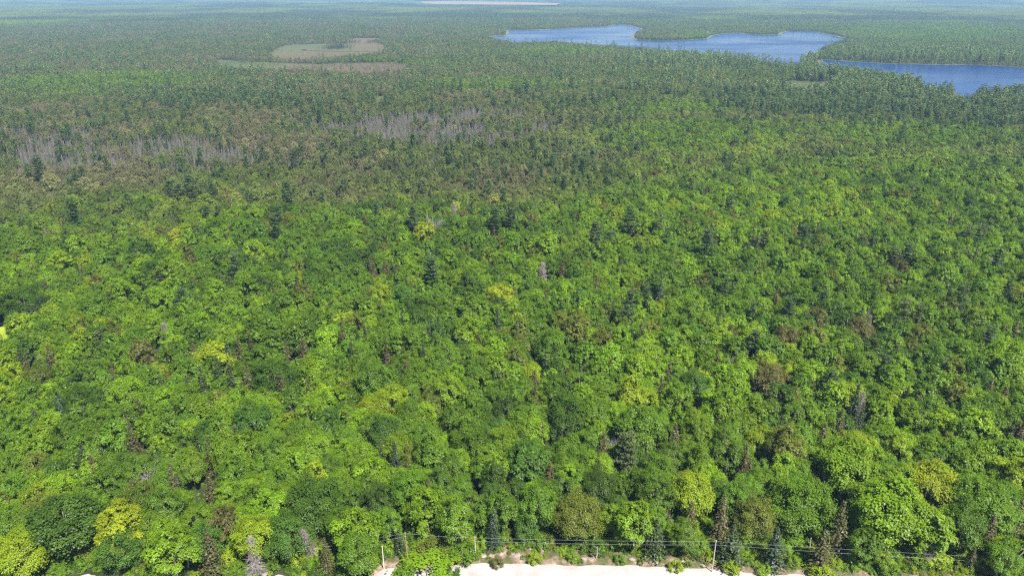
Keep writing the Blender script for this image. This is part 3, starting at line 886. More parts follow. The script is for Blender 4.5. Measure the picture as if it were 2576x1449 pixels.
w0 = make_wood(grid_points(95, 330, 4.75), 0)
w1 = make_wood(grid_points(330, 520, 4.7), 0)
w2 = make_wood(grid_points(520, 950, 3.7), 1)
w3 = make_wood(grid_points(950, 1500, 3.9), 2)
w4 = make_wood(grid_points(1500, 2500, 4.9), 2)
W = cat([w0, w1, w2, w3, w4])
# a belt of woods by the main lake beyond 2.5 km
w5 = make_wood(grid_points(2500, 3500, 5.8), 2)
W = cat([W, w5])

# ------------------------------------------------------------------ trees singled out in the photograph
# kind, shape, crown centre in the photograph, crown width there, colour, label
LAND = [
 ('broadleaf', 1, 2335, 1215, 125, 'golden', 'golden yellow tree standing alone among green crowns at the right'),
 ('broadleaf', 4, 2340, 1330, 120, 'bright green', 'bright green layered tree just below the golden yellow tree'),
 ('broadleaf', 0, 2235, 1275, 190, 'bright green', 'very broad bright green dome-shaped tree, largest crown at right'),
 ('broadleaf', 0, 2460, 1270, 150, 'mid green', 'broad mid green tree right of the golden yellow tree'),
 ('broadleaf', 2, 2010, 1255, 165, 'mid green', 'broad dark-gapped green tree left of the largest right-hand crown'),
 ('broadleaf', 1, 2130, 1165, 150, 'bright green', 'feathery bright green tree behind the largest right-hand crown'),
 ('broadleaf', 2, 1900, 1295, 110, 'olive-green', 'olive green tree behind the wired pole, facing the road'),
 ('broadleaf', 4, 2560, 1200, 110, 'yellow-green', 'yellow-green tree cut by the right edge of view'),
 ('broadleaf', 0, 2540, 905, 120, 'bright green', 'bright round tree near right edge, midway up the forest'),
 ('broadleaf', 4, 300, 1318, 125, 'golden', 'yellowish tree crown with a dark green tree in front of it'),
 ('broadleaf', 2, 300, 1372, 110, 'blue-green', 'dark blue-green tree in front of the yellowish crown'),
 ('broadleaf', 0, 160, 1310, 175, 'dark green', 'wide dark green tree left of the yellowish crown'),
 ('broadleaf', 2, 780, 1262, 170, 'dark green', 'wide dark green flat-topped tree left of the short pale pole'),
 ('broadleaf', 4, 420, 1400, 130, 'bright green', 'bright green tree overhanging the road at lower left'),
 ('broadleaf', 0, 25, 1415, 120, 'yellow-green', 'yellow-green tree in the lower left corner'),
 ('broadleaf', 2, 725, 1345, 120, 'blue-green', 'deep green tree beside the grey dead spruce'),
 ('broadleaf', 1, 640, 1345, 100, 'yellow-green', 'yellow-green tree directly behind the grey dead spruce'),
 ('broadleaf', 4, 900, 1330, 120, 'bright green', 'tall bright green tree left of the short pale pole'),
 ('broadleaf', 0, 900, 1390, 100, 'mid green', 'mid green roadside tree next to the short pale pole'),
 ('broadleaf', 2, 1430, 1035, 115, 'dark green', 'very dark round tree in the middle of the bright forest'),
 ('broadleaf', 2, 690, 945, 120, 'dark green', 'dark rounded tree among yellow-green crowns at centre left'),
 ('broadleaf', 4, 1820, 1020, 100, 'bright green', 'bright domed tree right of the very dark round tree'),
 ('broadleaf', 0, 1610, 1070, 120, 'mid green', 'fresh green tree between the very dark tree and the bright dome'),
 ('broadleaf', 1, 1910, 1105, 70, 'yellow-green', 'small yellow-green tree above the broad right-hand crowns'),
 ('broadleaf', 5, 400, 935, 55, 'golden', 'small golden tree at left, midway up the forest'),
 ('broadleaf', 5, 745, 705, 45, 'golden', 'small distant golden tree above a brown spruce'),
 ('broadleaf', 5, 1335, 935, 60, 'yellow-green', 'yellow-green tree above a brown spruce near centre'),
 ('broadleaf', 1, 985, 1005, 85, 'yellow-green', 'pale yellow-green tree left of the very dark round tree'),
 ('broadleaf', 4, 1320, 1160, 110, 'blue-green', 'blue-green tree at centre below the very dark round tree'),
 ('broadleaf', 4, 1080, 1290, 120, 'bright green', 'bright green tree behind the reddish leaning pole'),
 ('broadleaf', 2, 1450, 1290, 130, 'olive-green', 'dull olive tree behind the grey pole with wires'),
 ('broadleaf', 4, 1600, 1310, 110, 'bright green', 'bright green tree behind the bare root-like dead tree'),
 ('broadleaf', 0, 1740, 1235, 110, 'yellow-green', 'yellow-green tree above the wired pole'),
 ('broadleaf', 2, 385, 685, 75, 'dark green', 'dark blue-green crown at far left of the bright forest'),
 ('broadleaf', 2, 60, 760, 110, 'dark green', 'dark mass of leaves above the yellow grass opening'),
 ('broadleaf', 1, 960, 740, 60, 'yellow-green', 'yellow-green crown beside a group of brown spruces'),
 ('broadleaf', 0, 1980, 855, 75, 'bronze-tinged', 'bronze-tinged rounded tree at centre right'),
 ('broadleaf', 0, 2160, 830, 70, 'bronze-tinged', 'bronze-tinged tree behind the first bronze one'),
 ('broadleaf', 0, 1930, 950, 90, 'bronze-tinged', 'brownish flat tree below the bronze-tinged rounded tree'),
 ('spruce', 0, 2110, 1330, 85, 0, 'tall brownish spruce left of the largest right-hand crown'),
 ('spruce', 1, 530, 1390, 80, 0, 'olive brown spruce left of the grey dead spruce'),
 ('spruce', 1, 345, 1130, 45, 2, 'rusty spruce standing behind the bare white dead tree'),
 ('spruce', 0, 530, 1150, 60, 0, 'slim brown spruce in the lower left forest'),
 ('spruce', 3, 530, 1235, 70, 0, 'brown spruce below the slim brown one in lower left forest'),
 ('spruce', 0, 1540, 800, 45, 0, 'dark brown spruce standing out right of centre'),
 ('spruce', 1, 1470, 868, 45, 0, 'dark spruce below the dark brown one right of centre'),
 ('spruce', 3, 970, 690, 60, 0, 'stout brown spruce in a brown group at centre left'),
 ('spruce', 0, 935, 685, 40, 2, 'rusty spruce left of the stout brown spruce'),
 ('spruce', 0, 1000, 700, 36, 0, 'narrow brown spruce right of the stout brown spruce'),
 ('spruce', 3, 765, 890, 70, 0, 'broad brown spruce beneath yellow-green crowns at centre left'),
 ('spruce', 1, 1415, 690, 40, 2, 'rusty spruce in the far part of the bright forest'),
 ('spruce', 3, 975, 905, 50, 2, 'rusty brown spruce left of centre'),
 ('spruce', 1, 1345, 965, 40, 0, 'brown spruce under the yellow-green centre tree'),
 ('spruce', 3, 750, 735, 50, 0, 'brown spruce below the small distant golden tree'),
 ('spruce', 2, 1195, 1195, 36, 3, 'slim blackish spruce behind the roadside trees at centre'),
 ('spruce', 0, 1240, 1380, 62, 3, 'blackish green spruce right of the grey pole with wires'),
 ('spruce', 3, 1660, 1395, 80, 1, 'low dark spruce left of the wired pole'),
 ('spruce', 3, 1850, 1395, 100, 1, 'wide dark green spruce right of the wired pole'),
 ('spruce', 3, 1960, 1400, 80, 3, 'blackish spruce second to the right of the wired pole'),
 ('spruce', 3, 2080, 1405, 90, 0, 'brown-green spruce third to the right of the wired pole'),
 ('spruce', 3, 1000, 1385, 50, 1, 'dark spruce between the short pale pole and reddish pole'),
 ('spruce', 1, 820, 1395, 55, 0, 'olive spruce right of the grey dead spruce'),
 ('spruce', 1, 2560, 1300, 60, 0, 'brown spruce at the right edge above the grey snag'),
 ('pine', 0, 1040, 555, 42, 1, 'pine rising above distant hardwoods near centre'),
 ('pine', 1, 1245, 560, 40, 0, 'dark pine rising above hardwoods right of the first'),
 ('pine', 2, 1583, 562, 48, 0, 'dark wide pine rising above hardwoods right of centre'),
 ('pine', 0, 1497, 595, 40, 1, 'pine slightly below the dark wide pine'),
 ('pine', 1, 95, 420, 40, 0, 'tall dark pine at the far left above the grey stand'),
 ('pine', 2, 740, 405, 28, 0, 'single dark pine in the brown belt'),
 ('pine', 2, 148, 365, 26, 0, 'small dark pine above the grey stand at far left'),
 ('dead', 0, 632, 1408, 62, 0, 'grey dead spruce with all its twigs by the road'),
 ('dead', 2, 375, 1213, 70, 2, 'bare white dead tree with spreading branches at lower left'),
 ('dead', 1, 785, 1350, 50, 1, 'brownish dead spruce leaning between green crowns'),
 ('dead', 2, 1625, 1362, 55, 0, 'bare root-like dead tree above the wires'),
 ('dead', 0, 418, 845, 45, 1, 'reddish brown dead spruce above the yellow-green crowns'),
 ('dead', 0, 2165, 1022, 42, 1, 'pinkish dead tree among green crowns at right'),
 ('dead', 2, 2330, 1400, 50, 0, 'grey bare bush between road and big trees'),
 ('dead', 0, 1365, 690, 40, 0, 'grey dead spruce in the far part of the bright forest'),
 ('dead', 2, 2500, 685, 45, 0, 'grey dead top near the right edge'),
 ('dead', 0, 1143, 540, 30, 0, 'small grey dead tree near the pines above centre'),
]
LH = {'broadleaf': .62, 'spruce': .5, 'pine': .68, 'dead': .55}
placed = []
for kd, sh, u, v, wpx, colr, lab in LAND:
    me_c, me_t, H, R = NEAR[kd][sh]
    Rv = 3.4 if (kd == 'dead' and sh == 2) else R
    z = H * LH[kd]
    for _ in range(3):
        x, y = px_ground(u, v, z)
        dep = y * math.cos(PITCH) - (z - CAM_H) * math.sin(PITCH)
        s = wpx / F * dep / 2 / (Rv * 1.12)
        if kd == 'broadleaf': sz = s ** .55
        elif kd == 'spruce': sz = min(max(s, .55), 1.25)
        else: sz = min(max(s, .5), 1.15)
        z = H * sz * LH[kd]
    x = float(x); y = float(y)
    ymin = float(road_edge(x)) + float(verge_w(x)) + (0.8 if kd != 'dead' else .3)
    y = max(y, ymin)
    if kd == 'broadleaf': tint = PAL[colr]; cn = colr
    elif kd == 'spruce': tint = tuple(SPR[colr]); cn = SPN[colr]
    elif kd == 'pine': tint = tuple(PIN[colr]); cn = 'dark green'
    else: tint = tuple(DEAD[colr]); cn = 'grey'
    placed.append(dict(kd=kd, sh=sh, x=x, y=y, s=s, sz=sz, tint=tint, lab=lab, rad=s * R))

# drop random trees that would stand in a singled-out one or right before it
keep = np.ones(len(W['X']), bool)
for p in placed:
    dx = np.abs(W['X'] - p['x']); dy = W['Y'] - p['y']
    r = p['rad']
    keep &= ~(np.hypot(dx, dy) < r * .95 + (1.2 if p['kd'] != 'dead' else 2.2))
    front = {'broadleaf': 3.2, 'spruce': 7.5, 'pine': 6, 'dead': 8.5}[p['kd']]
    keep &= ~((dx < r * .8 + .6) & (dy < 0) & (dy > -r - front) & (W['kind'] != 1))
for u, v, rad in ((966, 1431, 4.2), (1027, 1423, 4.0), (1196, 1408, 4.2), (1791, 1438, 5.2)):
    x, y = px_ground(u, v); keep &= ~((np.abs(W['X'] - x) < rad) & (np.abs(W['Y'] - y) < rad + .5))
x, y = px_ground(2524, 1440); keep &= ~((W['X'] > x - 2) & (W['X'] < x + 7) & (W['Y'] < y + 4.5))
W = {k: v[keep] for k, v in W.items()}

# ------------------------------------------------------------------ individual trees
def tree(kd, sh, x, y, z, sxy, sz, rot, tint, label, group, tilt=(0, 0)):
    name = {'broadleaf': 'broadleaf_tree', 'spruce': 'spruce_tree', 'pine': 'pine_tree', 'dead': 'dead_tree', 'shrub': 'shrub'}[kd]
    cat_ = {'broadleaf': 'tree', 'spruce': 'spruce', 'pine': 'pine', 'dead': 'dead tree', 'shrub': 'shrub'}[kd]
    me_c, me_t, H, R = NEAR[kd][sh]
    root = bpy.data.objects.new(name, None); root.empty_display_size = .5
    SC.collection.objects.link(root)
    root.location = (x, y, z); root.rotation_euler = (tilt[0], tilt[1], rot); root.scale = (sxy, sxy, sz)
    tag(root, label, cat_, group)
    c = link('crown' if kd != 'shrub' else 'foliage', me_c, root); c['tint'] = [float(tint[0]), float(tint[1]), float(tint[2]), 1.0]
    t = link('trunk' if kd != 'shrub' else 'stem', me_t, root)
    return root

GRP = {'broadleaf': 'broadleaf trees of the near forest', 'spruce': 'spruces scattered through the near forest', 'pine': 'pines standing above the hardwoods',
       'dead': 'dead trees and snags', 'shrub': 'shrubs on the road bank'}
for i, p in enumerate(placed):
    h = float(height(np.array([p['x']]), np.array([p['y']]))[0])
    tilt = (0, .28) if 'leaning' in p['lab'] else (0, 0)
    tree(p['kd'], p['sh'], p['x'], p['y'], h, p['s'], p['sz'], i * 1.37, p['tint'], p['lab'], GRP[p['kd']], tilt)

# the nearest of the others are things of their own too
R_ = np.hypot(W['X'], W['Y'])
Ut, Vt = ground_px(W['X'], W['Y'], W['Z'] + 9)
inview = (Ut > -30) & (Ut < 2606) & (Vt < 1470)
COUNT = {0: 300 - sum(p['kd'] == 'broadleaf' for p in placed), 1: 130, 3: 22}
single = np.zeros(len(R_), bool)
KN = {0: 'broadleaf', 1: 'spruce', 2: 'pine', 3: 'dead'}
LM = [(60, 'by the lower left corner'), (300, 'behind the yellowish crown'), (630, 'behind the grey dead spruce'), (860, 'left of the short pale pole'), (1023, 'behind the reddish pole'),
      (1195, 'behind the grey wire pole'), (1430, 'below the very dark tree'), (1625, 'behind the root-like dead tree'), (1797, 'behind the wired roadside pole'), (2010, 'left of the largest crown'), (2235, 'behind the largest right-hand crown'),
      (2335, 'near the golden tree'), (2540, 'above the pale snag')]
ROWS = ['front row', 'second row', 'third row', 'fourth row', 'fifth row', 'sixth row', 'seventh row', 'eighth row', 'ninth row', 'tenth row']
DEADN = ['grey', 'brownish grey', 'pale']
info = []
for kk, cnt in COUNT.items():
    idx = np.where((W['kind'] == kk) & inview)[0]
    size = W['sxy'][idx] / R_[idx]
    idx = idx[np.argsort(R_[idx] / (W['sxy'][idx] ** .5))][:cnt]
    single[idx] = True
    for i in idx:
        x, y = W['X'][i], W['Y'][i]
        back = y - road_edge(x)
        row = ROWS[min(9, int(max(0, back) // 8))] if back < 80 else 'far back'
        lm = min(LM, key=lambda t: abs(t[0] - Ut[i]))[1]
        s = W['sxy'][i]
        if kk == 0:
            a = PK[W['pick'][i]]; b = 'small' if s < .85 else 'large' if s > 1.15 else ''
            sh = int(rng.integers(0, 8)); shp = ['round', 'tall', 'spreading', 'airy', 'domed', 'bushy', 'fine-leaved', 'upright'][sh]
            desc = (b + ' ' + a + ' ' + shp + ' tree').strip()
        elif kk == 1: 
            sh = int(rng.integers(0, 4)); desc = SPN[W['ks'][i]] + [' full', ' slender', ' thin tall', ' stout'][sh] + ' spruce'
        else:
            sh = int(rng.integers(0, 3)); desc = ['grey', 'grey', 'bare'][sh] + (' dead spruce' if sh < 2 else ' branchy dead tree')
        info.append([i, kk, sh, desc, row, lm, Ut[i]])
bins = {}
for t in info: bins.setdefault((t[3], t[4], t[5]), []).append(t)
ORD = ['first', 'second', 'third', 'fourth', 'fifth', 'sixth', 'seventh', 'eighth', 'ninth', 'tenth']
for key, ts in bins.items():
    ts.sort(key=lambda t: t[6])
    for n_, t in enumerate(ts):
        i, kk, sh = t[0], t[1], t[2]
        lab = '%s, %s %s' % (t[3], t[4], t[5])
        if len(ts) > 1:
            lab += ', ' + (['left one', 'right one'][n_] if len(ts) == 2 else ORD[min(n_, 9)] + ' from left')
        kd = KN[kk]
        H, R = NEAR[kd][sh][2], NEAR[kd][sh][3]
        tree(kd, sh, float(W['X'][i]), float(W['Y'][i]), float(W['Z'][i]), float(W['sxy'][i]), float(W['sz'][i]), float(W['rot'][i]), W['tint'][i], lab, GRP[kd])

# ------------------------------------------------------------------ the rest of the forest: one mass for each kind
def instancer(name, pts, col, idx, scale, rot, tint, label):
    me = bpy.data.meshes.new(name + '_points')
    n = len(pts)
    me.vertices.add(n); me.vertices.foreach_set('co', np.asarray(pts, np.float32).ravel())
    a = me.attributes.new('shape_index', 'INT', 'POINT'); a.data.foreach_set('value', np.asarray(idx, np.int32))
    a = me.attributes.new('size', 'FLOAT_VECTOR', 'POINT'); a.data.foreach_set('vector', np.asarray(scale, np.float32).ravel())
    a = me.attributes.new('turn', 'FLOAT_VECTOR', 'POINT'); a.data.foreach_set('vector', np.asarray(rot, np.float32).ravel())
    a = me.attributes.new('tint', 'FLOAT_COLOR', 'POINT')
    c = np.ones((n, 4), np.float32); c[:, :3] = tint; a.data.foreach_set('color', c.ravel())
    me.update()
    o = link(name, me)
    ng = bpy.data.node_groups.new(name + '_scatter', 'GeometryNodeTree')
    ng.interface.new_socket('Geometry', in_out='INPUT', socket_type='NodeSocketGeometry')
    ng.interface.new_socket('Geometry', in_out='OUTPUT', socket_type='NodeSocketGeometry')
    N, L = ng.nodes.new, ng.links.new
    gi = N('NodeGroupInput'); go = N('NodeGroupOutput')
    mp = N('GeometryNodeMeshToPoints')
    ci = N('GeometryNodeCollectionInfo'); ci.inputs['Collection'].default_value = col
    ci.inputs['Separate Children'].default_value = True; ci.inputs['Reset Children'].default_value = True
    ip = N('GeometryNodeInstanceOnPoints'); ip.inputs['Pick Instance'].default_value = True
    def attr(nm, tp):
        q = N('GeometryNodeInputNamedAttribute'); q.data_type = tp; q.inputs['Name'].default_value = nm
        return q.outputs['Attribute']
    L(gi.outputs[0], mp.inputs[0]); L(mp.outputs[0], ip.inputs['Points']); L(ci.outputs[0], ip.inputs['Instance'])
    L(attr('shape_index', 'INT'), ip.inputs['Instance Index'])
    er = N('FunctionNodeEulerToRotation'); L(attr('turn', 'FLOAT_VECTOR'), er.inputs[0]); L(er.outputs[0], ip.inputs['Rotation'])
    L(attr('size', 'FLOAT_VECTOR'), ip.inputs['Scale'])
    L(ip.outputs[0], go.inputs[0])
    md = o.modifiers.new('scatter', 'NODES'); md.node_group = ng
    return tag(o, label, kind='stuff')

LAB = {0: ('broadleaf_forest', 'mass of bright green broadleaf crowns filling the forest'), 1: ('spruce_forest', 'scattered and massed brownish spruces of the forest'),
       2: ('pine_forest', 'dark ragged pines of the forest and lake shore'), 3: ('dead_forest', 'grey stands of dead thin trees')}
rest = ~single
NT = 0
for kk, (nm, lab) in LAB.items():
    s = np.where(rest & (W['kind'] == kk))[0]
    kd = KN[kk]; n = len(s); NT += n
    off = np.array([q[0] for q in COL[kd + '_n']])[W['lod'][s]]; num = np.array([q[1] for q in COL[kd + '_n']])[W['lod'][s]]
    idx = off + (rng.random(n) * num).astype(int)
    pts = np.stack([W['X'][s], W['Y'][s], W['Z'][s] - .1], 1)
    sc = np.stack([W['sxy'][s], W['sxy'][s], W['sz'][s]], 1)
    rot = np.stack([rng.normal(0, .05, n), rng.normal(0, .05, n), W['rot'][s]], 1)
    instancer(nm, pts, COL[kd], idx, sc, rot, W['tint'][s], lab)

def far_points(r0, r1, size):
    P = grid_points(r0, r1, size * .93, jit=.12)
    X, Y = P[:, 0], P[:, 1]
    s = free_of(X, Y)
    for p in (cut_main, cut_side, cut_far, pond):
        c = np.where(s)[0]
        dd = dist_line(p, X[c], Y[c]); s[c[dd < size * .62]] = False
    return X[s], Y[s]
FX, FY, FS = [], [], []
for r0, r1, size in ((3500, 6500, 60), (6500, 10000, 95), (10000, 19000, 170)):
    x, y = far_points(r0, r1, size); FX.append(x); FY.append(y); FS.append(np.full(len(x), size / 60.0))
FX = np.concatenate(FX); FY = np.concatenate(FY); FS = np.concatenate(FS)
n = len(FX)
t = noise(FX, FY, 500, 71); t2 = noise(FX, FY, 160, 72)
U, V = ground_px(FX, FY, np.full(n, 12.0))
mixf = np.clip(smooth(.38, .62, t * .6 + t2 * .4), 0, 1)[:, None]
tint = np.array([(0.060, 0.080, 0.022)]) * (1 - mixf) + np.array([(0.150, 0.205, 0.025)]) * mixf
tint = tint * rng.uniform(.88, 1.12, (n, 1))
instancer('distant_forest', np.stack([FX, FY, height(FX, FY)], 1), COL['far'], rng.integers(0, 5, n),
          np.stack([FS, FS, np.minimum(FS, 1.25)], 1), np.stack([np.zeros(n), np.zeros(n), rng.integers(0, 4, n) * math.pi / 2 + rng.normal(0, .1, n)], 1),
          tint, 'hazy distant forest running to the horizon')

# little trees standing on the bogs
def bog_trees():
    P, S, Tn = [], [], []
    g = np.random.default_rng(5)
    for poly, n_, hmin, hmax in ((bog_far, 1200, .10, .45), (bog_near, 2600, .15, .55), (meadow, 500, .1, .4)):
        a = np.array(poly); lo = a.min(0); hi = a.max(0)
        X = g.uniform(lo[0], hi[0], n_ * 3); Y = g.uniform(lo[1], hi[1], n_ * 3)
        s = inside(poly, X, Y) & (noise(X, Y, 60, 81) > .42)
        X, Y = X[s][:n_], Y[s][:n_]; k = len(X)
        P.append(np.stack([X, Y, np.full(k, .1)], 1)); h = g.uniform(hmin, hmax, k) ** 1.2
        S.append(np.stack([h * .9, h * .9, h], 1)); Tn.append(SPR[g.integers(0, 4, k)] * g.uniform(.9, 1.6, (k, 1)))
    P = np.concatenate(P); S = np.concatenate(S); Tn = np.concatenate(Tn)
    k = len(P); o0, nn = COL['spruce_n'][2]
    instancer('bog_saplings', P, COL['spruce'], o0 + g.integers(0, nn, k), S, np.stack([np.zeros(k), np.zeros(k), g.uniform(0, 6, k)], 1), Tn, 'stunted little conifers dotted over the bogs')
    # island clump in the creek bog
    x0, y0 = px_ground(848, 116, 5); k = 240
    X = x0 + g.normal(0, 13, k); Y = y0 + g.normal(0, 26, k); h = g.uniform(.5, 1.0, k)
    instancer('bog_island_wood', np.stack([X, Y, np.full(k, .1)], 1), COL['spruce'], o0 + g.integers(0, nn, k), np.stack([h, h, h], 1), np.zeros((k, 3)) + np.stack([np.zeros(k), np.zeros(k), g.uniform(0, 6, k)], 1),
              SPR[g.integers(1, 4, k)], 'dark clump of conifers standing in the creek bog')
bog_trees()

# ------------------------------------------------------------------ undergrowth and young broadleaf trees inside the near forest (seen through the gaps)
def undergrowth():
    g = np.random.default_rng(15)
    P = grid_points(100, 230, 1.8)
    X, Y = P[:, 0], P[:, 1]
    back = Y - road_edge(X)
    s = (back > .5) & (back < 70) & (g.random(len(X)) < np.where(back < verge_w(X), .8, .9))
    X, Y = X[s], Y[s]; back = back[s]
    bare = (back < verge_w(X)) & (noise(X, Y, 3.0, 91) < .38)
    X, Y, back = X[~bare], Y[~bare], back[~bare]
    n_ = len(X)
    big = smooth(verge_w(X) * .7, verge_w(X) + 4, back)
    s_ = g.uniform(.22, .5, n_) + big * g.uniform(.15, 1.25, n_) * smooth(30, 8, back)  # taller shrub shapes by the forest edge stand in for young broadleaf trees
    col = collection_of('shrub_shapes', [q[0] for q in NEAR['shrub']])
    tn = PV[g.choice([0, 1, 2, 5, 3], n_, p=[.3, .25, .15, .15, .15])] * g.uniform(.8, 1.2, (n_, 1))
    instancer('undergrowth', np.stack([X, Y, np.full(n_, 0.0)], 1), col, g.integers(0, 3, n_), np.stack([s_, s_, s_ * g.uniform(.6, 1.2, n_)], 1),
              np.stack([np.zeros(n_), np.zeros(n_), g.uniform(0, 6, n_)], 1), tn, 'low leafy undergrowth and young broadleaf trees on the bank and under the trees')
undergrowth()

# shrubs one can count on the bank
SHR = [(1080, 1418, 150, 'bright green', 'big leafy bush in front of the reddish pole, spilling over the road'), (1020, 1440, 90, 'mid green', 'leafy bush at the road end left of the big bush'),
       (1135, 1443, 70, 'dark green', 'dark low bush at the foot of the big roadside bush'), (1345, 1402, 60, 'yellow-green', 'low yellow-green bush on the bank right of the grey wire pole'),
       (1440, 1400, 55, 'bright green', 'low bright bush on the stony bank, middle of the road'), (1560, 1404, 50, 'mid green', 'low green bush on the bank below the root-like dead tree'),
       (1700, 1420, 60, 'yellow-green', 'yellow-green bush on the bank left of the wired pole'), (1840, 1425, 70, 'yellow-green', 'yellow-green bush right beside the wired pole'),
       (1920, 1432, 60, 'bright green', 'bright bush second to the right of the wired pole'), (2070, 1440, 90, 'yellow-green', 'yellow-green bush where the road leaves view'),
       (2330, 1385, 110, 'yellow-green', 'bright yellow-green bush under the wires at lower right'), (2230, 1425, 80, 'mid green', 'green bush under the wires at lower right'),
       (1095, 1365, 90, 'olive-green', 'pale olive bush between reddish pole and grey wire pole'), (1165, 1380, 80, 'mid green', 'green bush just left of the grey wire pole'),
       (930, 1415, 80, 'bright green', 'bright bush left of the short pale pole foot'), (1500, 1370, 60, 'dark green', 'dark bush under the wires at centre'),
       (30, 1345, 110, 'olive-green', 'pale grey-olive bush at the lower left'), (1250, 1412, 55, 'bronze-tinged', 'reddish low bush on the bank by the grey wire pole')]
for k, (u, v, wpx, cn, lab) in enumerate(SHR):
    sh = k % 3; H = 2.6
    s = wpx / F * 172 / 2 / 1.7 * (.62 if v > 1385 and wpx < 100 else 1)
    x, y = px_ground(u, v, min(H * s * .5, 2.6))
    x = float(x); y = float(y)
    tint = np.array(PAL[cn]) * rng.uniform(.9, 1.1)
    tree('shrub', sh, x, y, 0.0, s, min(s, 1.5), k * 1.1, tint, lab, GRP['shrub'])

# boulders on the bank
def boulder(name, seed, r):
    import bmesh
    bm = bmesh.new(); bmesh.ops.create_icosphere(bm, subdivisions=2, radius=r)
    g = random.Random(seed); ax = [Vector((g.gauss(0, 1), g.gauss(0, 1), g.gauss(0, 1))).normalized() for _ in range(7)]
    for v in bm.verts:
        d = v.co.normalized(); f = 1.0
        for a in ax:
            k = d.dot(a)
            if k > .62: f = min(f, .62 / k * 1.05)
        v.co *= f * (1 + g.uniform(-.05, .05)); v.co.z *= .65
    me = bpy.data.meshes.new(name); bm.to_mesh(me); bm.free(); me.materials.append(M_ROCK)
    return me
BM = [boulder('boulder', 3 + i, 1.0) for i in range(4)]
BO = [(1215, 1397, .9, 'pinkish boulder on the bank right of the grey wire pole'), (1300, 1396, 1.0, 'pinkish flat boulder on the bank near the blackish spruce'), (1335, 1392, .8, 'small pinkish rock next to the flat boulder'),
      (1470, 1404, .7, 'pale rock at the road edge below the wires'), (1590, 1406, .7, 'pale angular rock on the middle of the bank'), (1625, 1402, .9, 'pale block of rock below the root-like dead tree'),
      (1648, 1411, .6, 'small pale rock right of the pale block'), (1790, 1412, .8, 'rock near the foot of the wired pole'), (1150, 1405, .7, 'pale rock left of the grey wire pole foot'),
      (665, 1443, .9, 'pale rock heap beside the grey dead spruce'), (1770, 1421, .6, 'small white rock left of the wired pole foot')]
for k, (u, v, r, lab) in enumerate(BO):
    x, y = px_ground(u, v, .3)
    o = link('boulder', BM[k % 4]); o.location = (float(x), float(y), .18); o.scale = (r * 1.3, r, r * .8); o.rotation_euler = (0, 0, k * .9)
    tag(o, lab, 'boulder', 'boulders on the road bank')

# ------------------------------------------------------------------ utility poles and wires
def pole(u, v, u_top, v_top, mat, label, name='utility_pole', arm=False, lean=0.0):
    x, y = px_ground(u, v); x = float(x); y = float(y)
    c, s = math.cos(PITCH), math.sin(PITCH)
    k = -(v_top - 724.5) / F
    z = CAM_H + y * (k * c - s) / (c + k * s)
    z = float(z)
    root = bpy.data.objects.new(name, None); SC.collection.objects.link(root); root.location = (x, y, 0); root.rotation_euler = (0, lean, 0)
    tag(root, label, 'pole', 'wooden utility poles along the road')
    link('pole_shaft', Tubes().add([(0, 0, -.5), (0, 0, z * .5), (0, 0, z)], [.135, .115, .095], 12).mesh('pole_shaft', mat), root)
    link('pole_cap', Tubes().add([(0, 0, z), (0, 0, z + .05), (0, 0, z + .07)], [.125, .125, .01], 12).mesh('pole_cap', mat), root)
    for q in ([0.12, 1.0] if arm else [0.12]):
        b = Tubes().add([(0, -.12, z - q), (0, -.28, z - q), (0, -.28, z - q + .04)], [.02, .02, .02], 6)
        br = link('bracket', b.mesh('bracket', M_METAL), root)
        link('insulator', Tubes().add([(0, -.28, z - q + .03), (0, -.28, z - q + .08), (0, -.28, z - q + .16)], [.05, .07, .03], 8).mesh('insulator', M_METAL), br)
    return Vector((x, y - .28, z))
pA = pole(966, 1431, 960, 1373, M_POLE_PALE, 'short pale wooden pole by the end of the road bank')
pB = pole(1027, 1423, 1021, 1338, M_POLE_RED, 'tall reddish brown utility pole left of the big bush', arm=True, lean=-.02)
pC = pole(1196, 1408, 1191, 1350, M_POLE_GREY, 'slim grey utility pole on the bank right of the big bush', arm=True)
pD = pole(1791, 1438, 1799, 1359, M_POLE_GREY, 'grey-white utility pole carrying two wires at the road edge', arm=True)
def wire(pts, label, sag=.5):
    t = Tubes(); P = []
    for a, b in zip(pts[:-1], pts[1:]):
        a = Vector(a); b = Vector(b)
        for k in range(24):
            f = k / 24; q = a.lerp(b, f); q.z -= sag * 4 * f * (1 - f); P.append(q)
    P.append(Vector(pts[-1]))
    o = link('overhead_wire', t.add(P, [.014] * len(P), 5).mesh('overhead_wire', M_WIRE))
    tag(o, label, 'wire', 'overhead wires along the road')
def at_depth(u, v, y):
    c, s = math.cos(PITCH), math.sin(PITCH); k = -(v - 724.5) / F
    t = y / (c + k * s)
    return Vector((float((u - 1288) / F * t), y, CAM_H + (k * c - s) * t))
eR = at_depth(2800, 1416, pD.y + 1); eR2 = at_depth(2800, 1428, pD.y + 1)
wire([at_depth(640, 1402, 131), pB, pC, pD, eR], 'upper overhead wire running past all the taller poles', .25)
wire([pC - Vector((0, 0, .95)), pD - Vector((0, 0, .95)), eR2], 'lower overhead wire between the grey poles and beyond', .3)
wire([at_depth(700, 1402, 131), pB - Vector((0, 0, .9))], 'short wire reaching left from the reddish pole into the trees', .2)

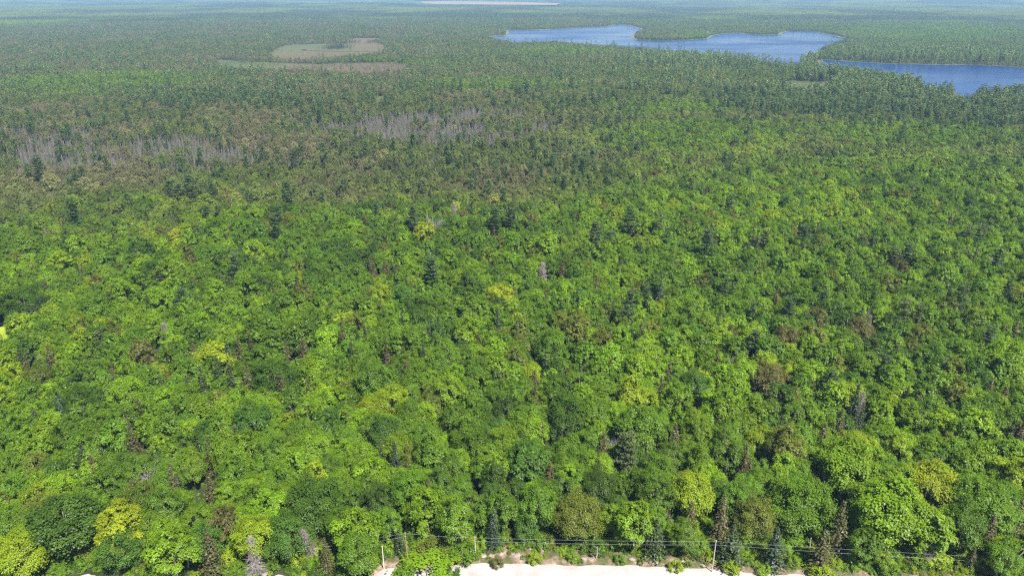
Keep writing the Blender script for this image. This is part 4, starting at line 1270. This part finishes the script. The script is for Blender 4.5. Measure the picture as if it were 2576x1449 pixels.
# pale snags standing in the forest edge
SNAG = [(2522, 1446, 1370, 'pale leaning snag with stub branches in the lower right corner'), (1155, 1381, 1338, 'slim pale snag just left of the grey wire pole'), (1500, 1406, 1374, 'short white snag on the bank between the two grey poles'),
        (1592, 1384, 1336, 'thin grey snag left of the root-like dead tree'), (1226, 1362, 1325, 'thin grey snag behind the blackish green spruce'),
        (2034, 1394, 1352, 'pale broken snag behind the wires at lower right'), (474, 1436, 1402, 'leaning white snag at the roadside lower left'),
        (1318, 1376, 1350, 'short pale leaning snag behind the stony bank')]
for k, (u, vb, vt, lab) in enumerate(SNAG):
    x, y = px_ground(u, vb); x = float(x); y = max(float(y), float(road_edge(float(x))) + .4); g = random.Random(k + 50)
    c, s_ = math.cos(PITCH), math.sin(PITCH); kk_ = -(vt - 724.5) / F
    H = float(CAM_H + y * (kk_ * c - s_) / (c + kk_ * s_))
    root = bpy.data.objects.new('snag', None); SC.collection.objects.link(root); root.location = (x, y, 0)
    root.rotation_euler = (0, .42 if u > 2500 else .14 if 'leaning' in lab else g.uniform(-.04, .04), 0)
    tag(root, lab, 'dead trunk', 'pale snags at the forest edge')
    link('trunk', Tubes().add([(0, 0, -.3), (.05, 0, H * .4), (-.04, .03, H * .75), (0, 0, H)], [.14, .11, .085, .04], 8).mesh('snag_trunk', M_POLE_GREY), root)
    for q in range(16 if u > 2500 else 5):
        z0 = H * g.uniform(.35, .92); a = g.uniform(0, 6.28); L_ = g.uniform(.4, 1.2)
        link('branch', Tubes().add([(0, 0, z0), (math.cos(a) * L_ * .5, math.sin(a) * L_ * .5, z0 + .1), (math.cos(a) * L_, math.sin(a) * L_, z0 - .05)], [.035, .025, .01], 5).mesh('snag_branch', M_POLE_GREY), root)

# ------------------------------------------------------------------ haze
def haze():
    import bmesh
    bm = bmesh.new(); bmesh.ops.create_cube(bm, size=1)
    for v in bm.verts: v.co = Vector((v.co.x * 46000, v.co.y * 46000, 67 + v.co.z * 138))
    me = bpy.data.meshes.new('haze'); bm.to_mesh(me); bm.free()
    m, nt, o = new_mat('pale_haze')
    v = nt.nodes.new('ShaderNodeVolumePrincipled')
    v.inputs['Color'].default_value = (0.40, 0.68, 1.0, 1)
    v.inputs['Density'].default_value = 0.000082
    v.inputs['Anisotropy'].default_value = 0.0
    nt.links.new(v.outputs[0], o.inputs['Volume'])
    me.materials.append(m)
    ob = link('haze', me)
    tag(ob, 'pale blue summer haze over the far forest', kind='stuff')
haze()
print('instances', NT, 'far', n)
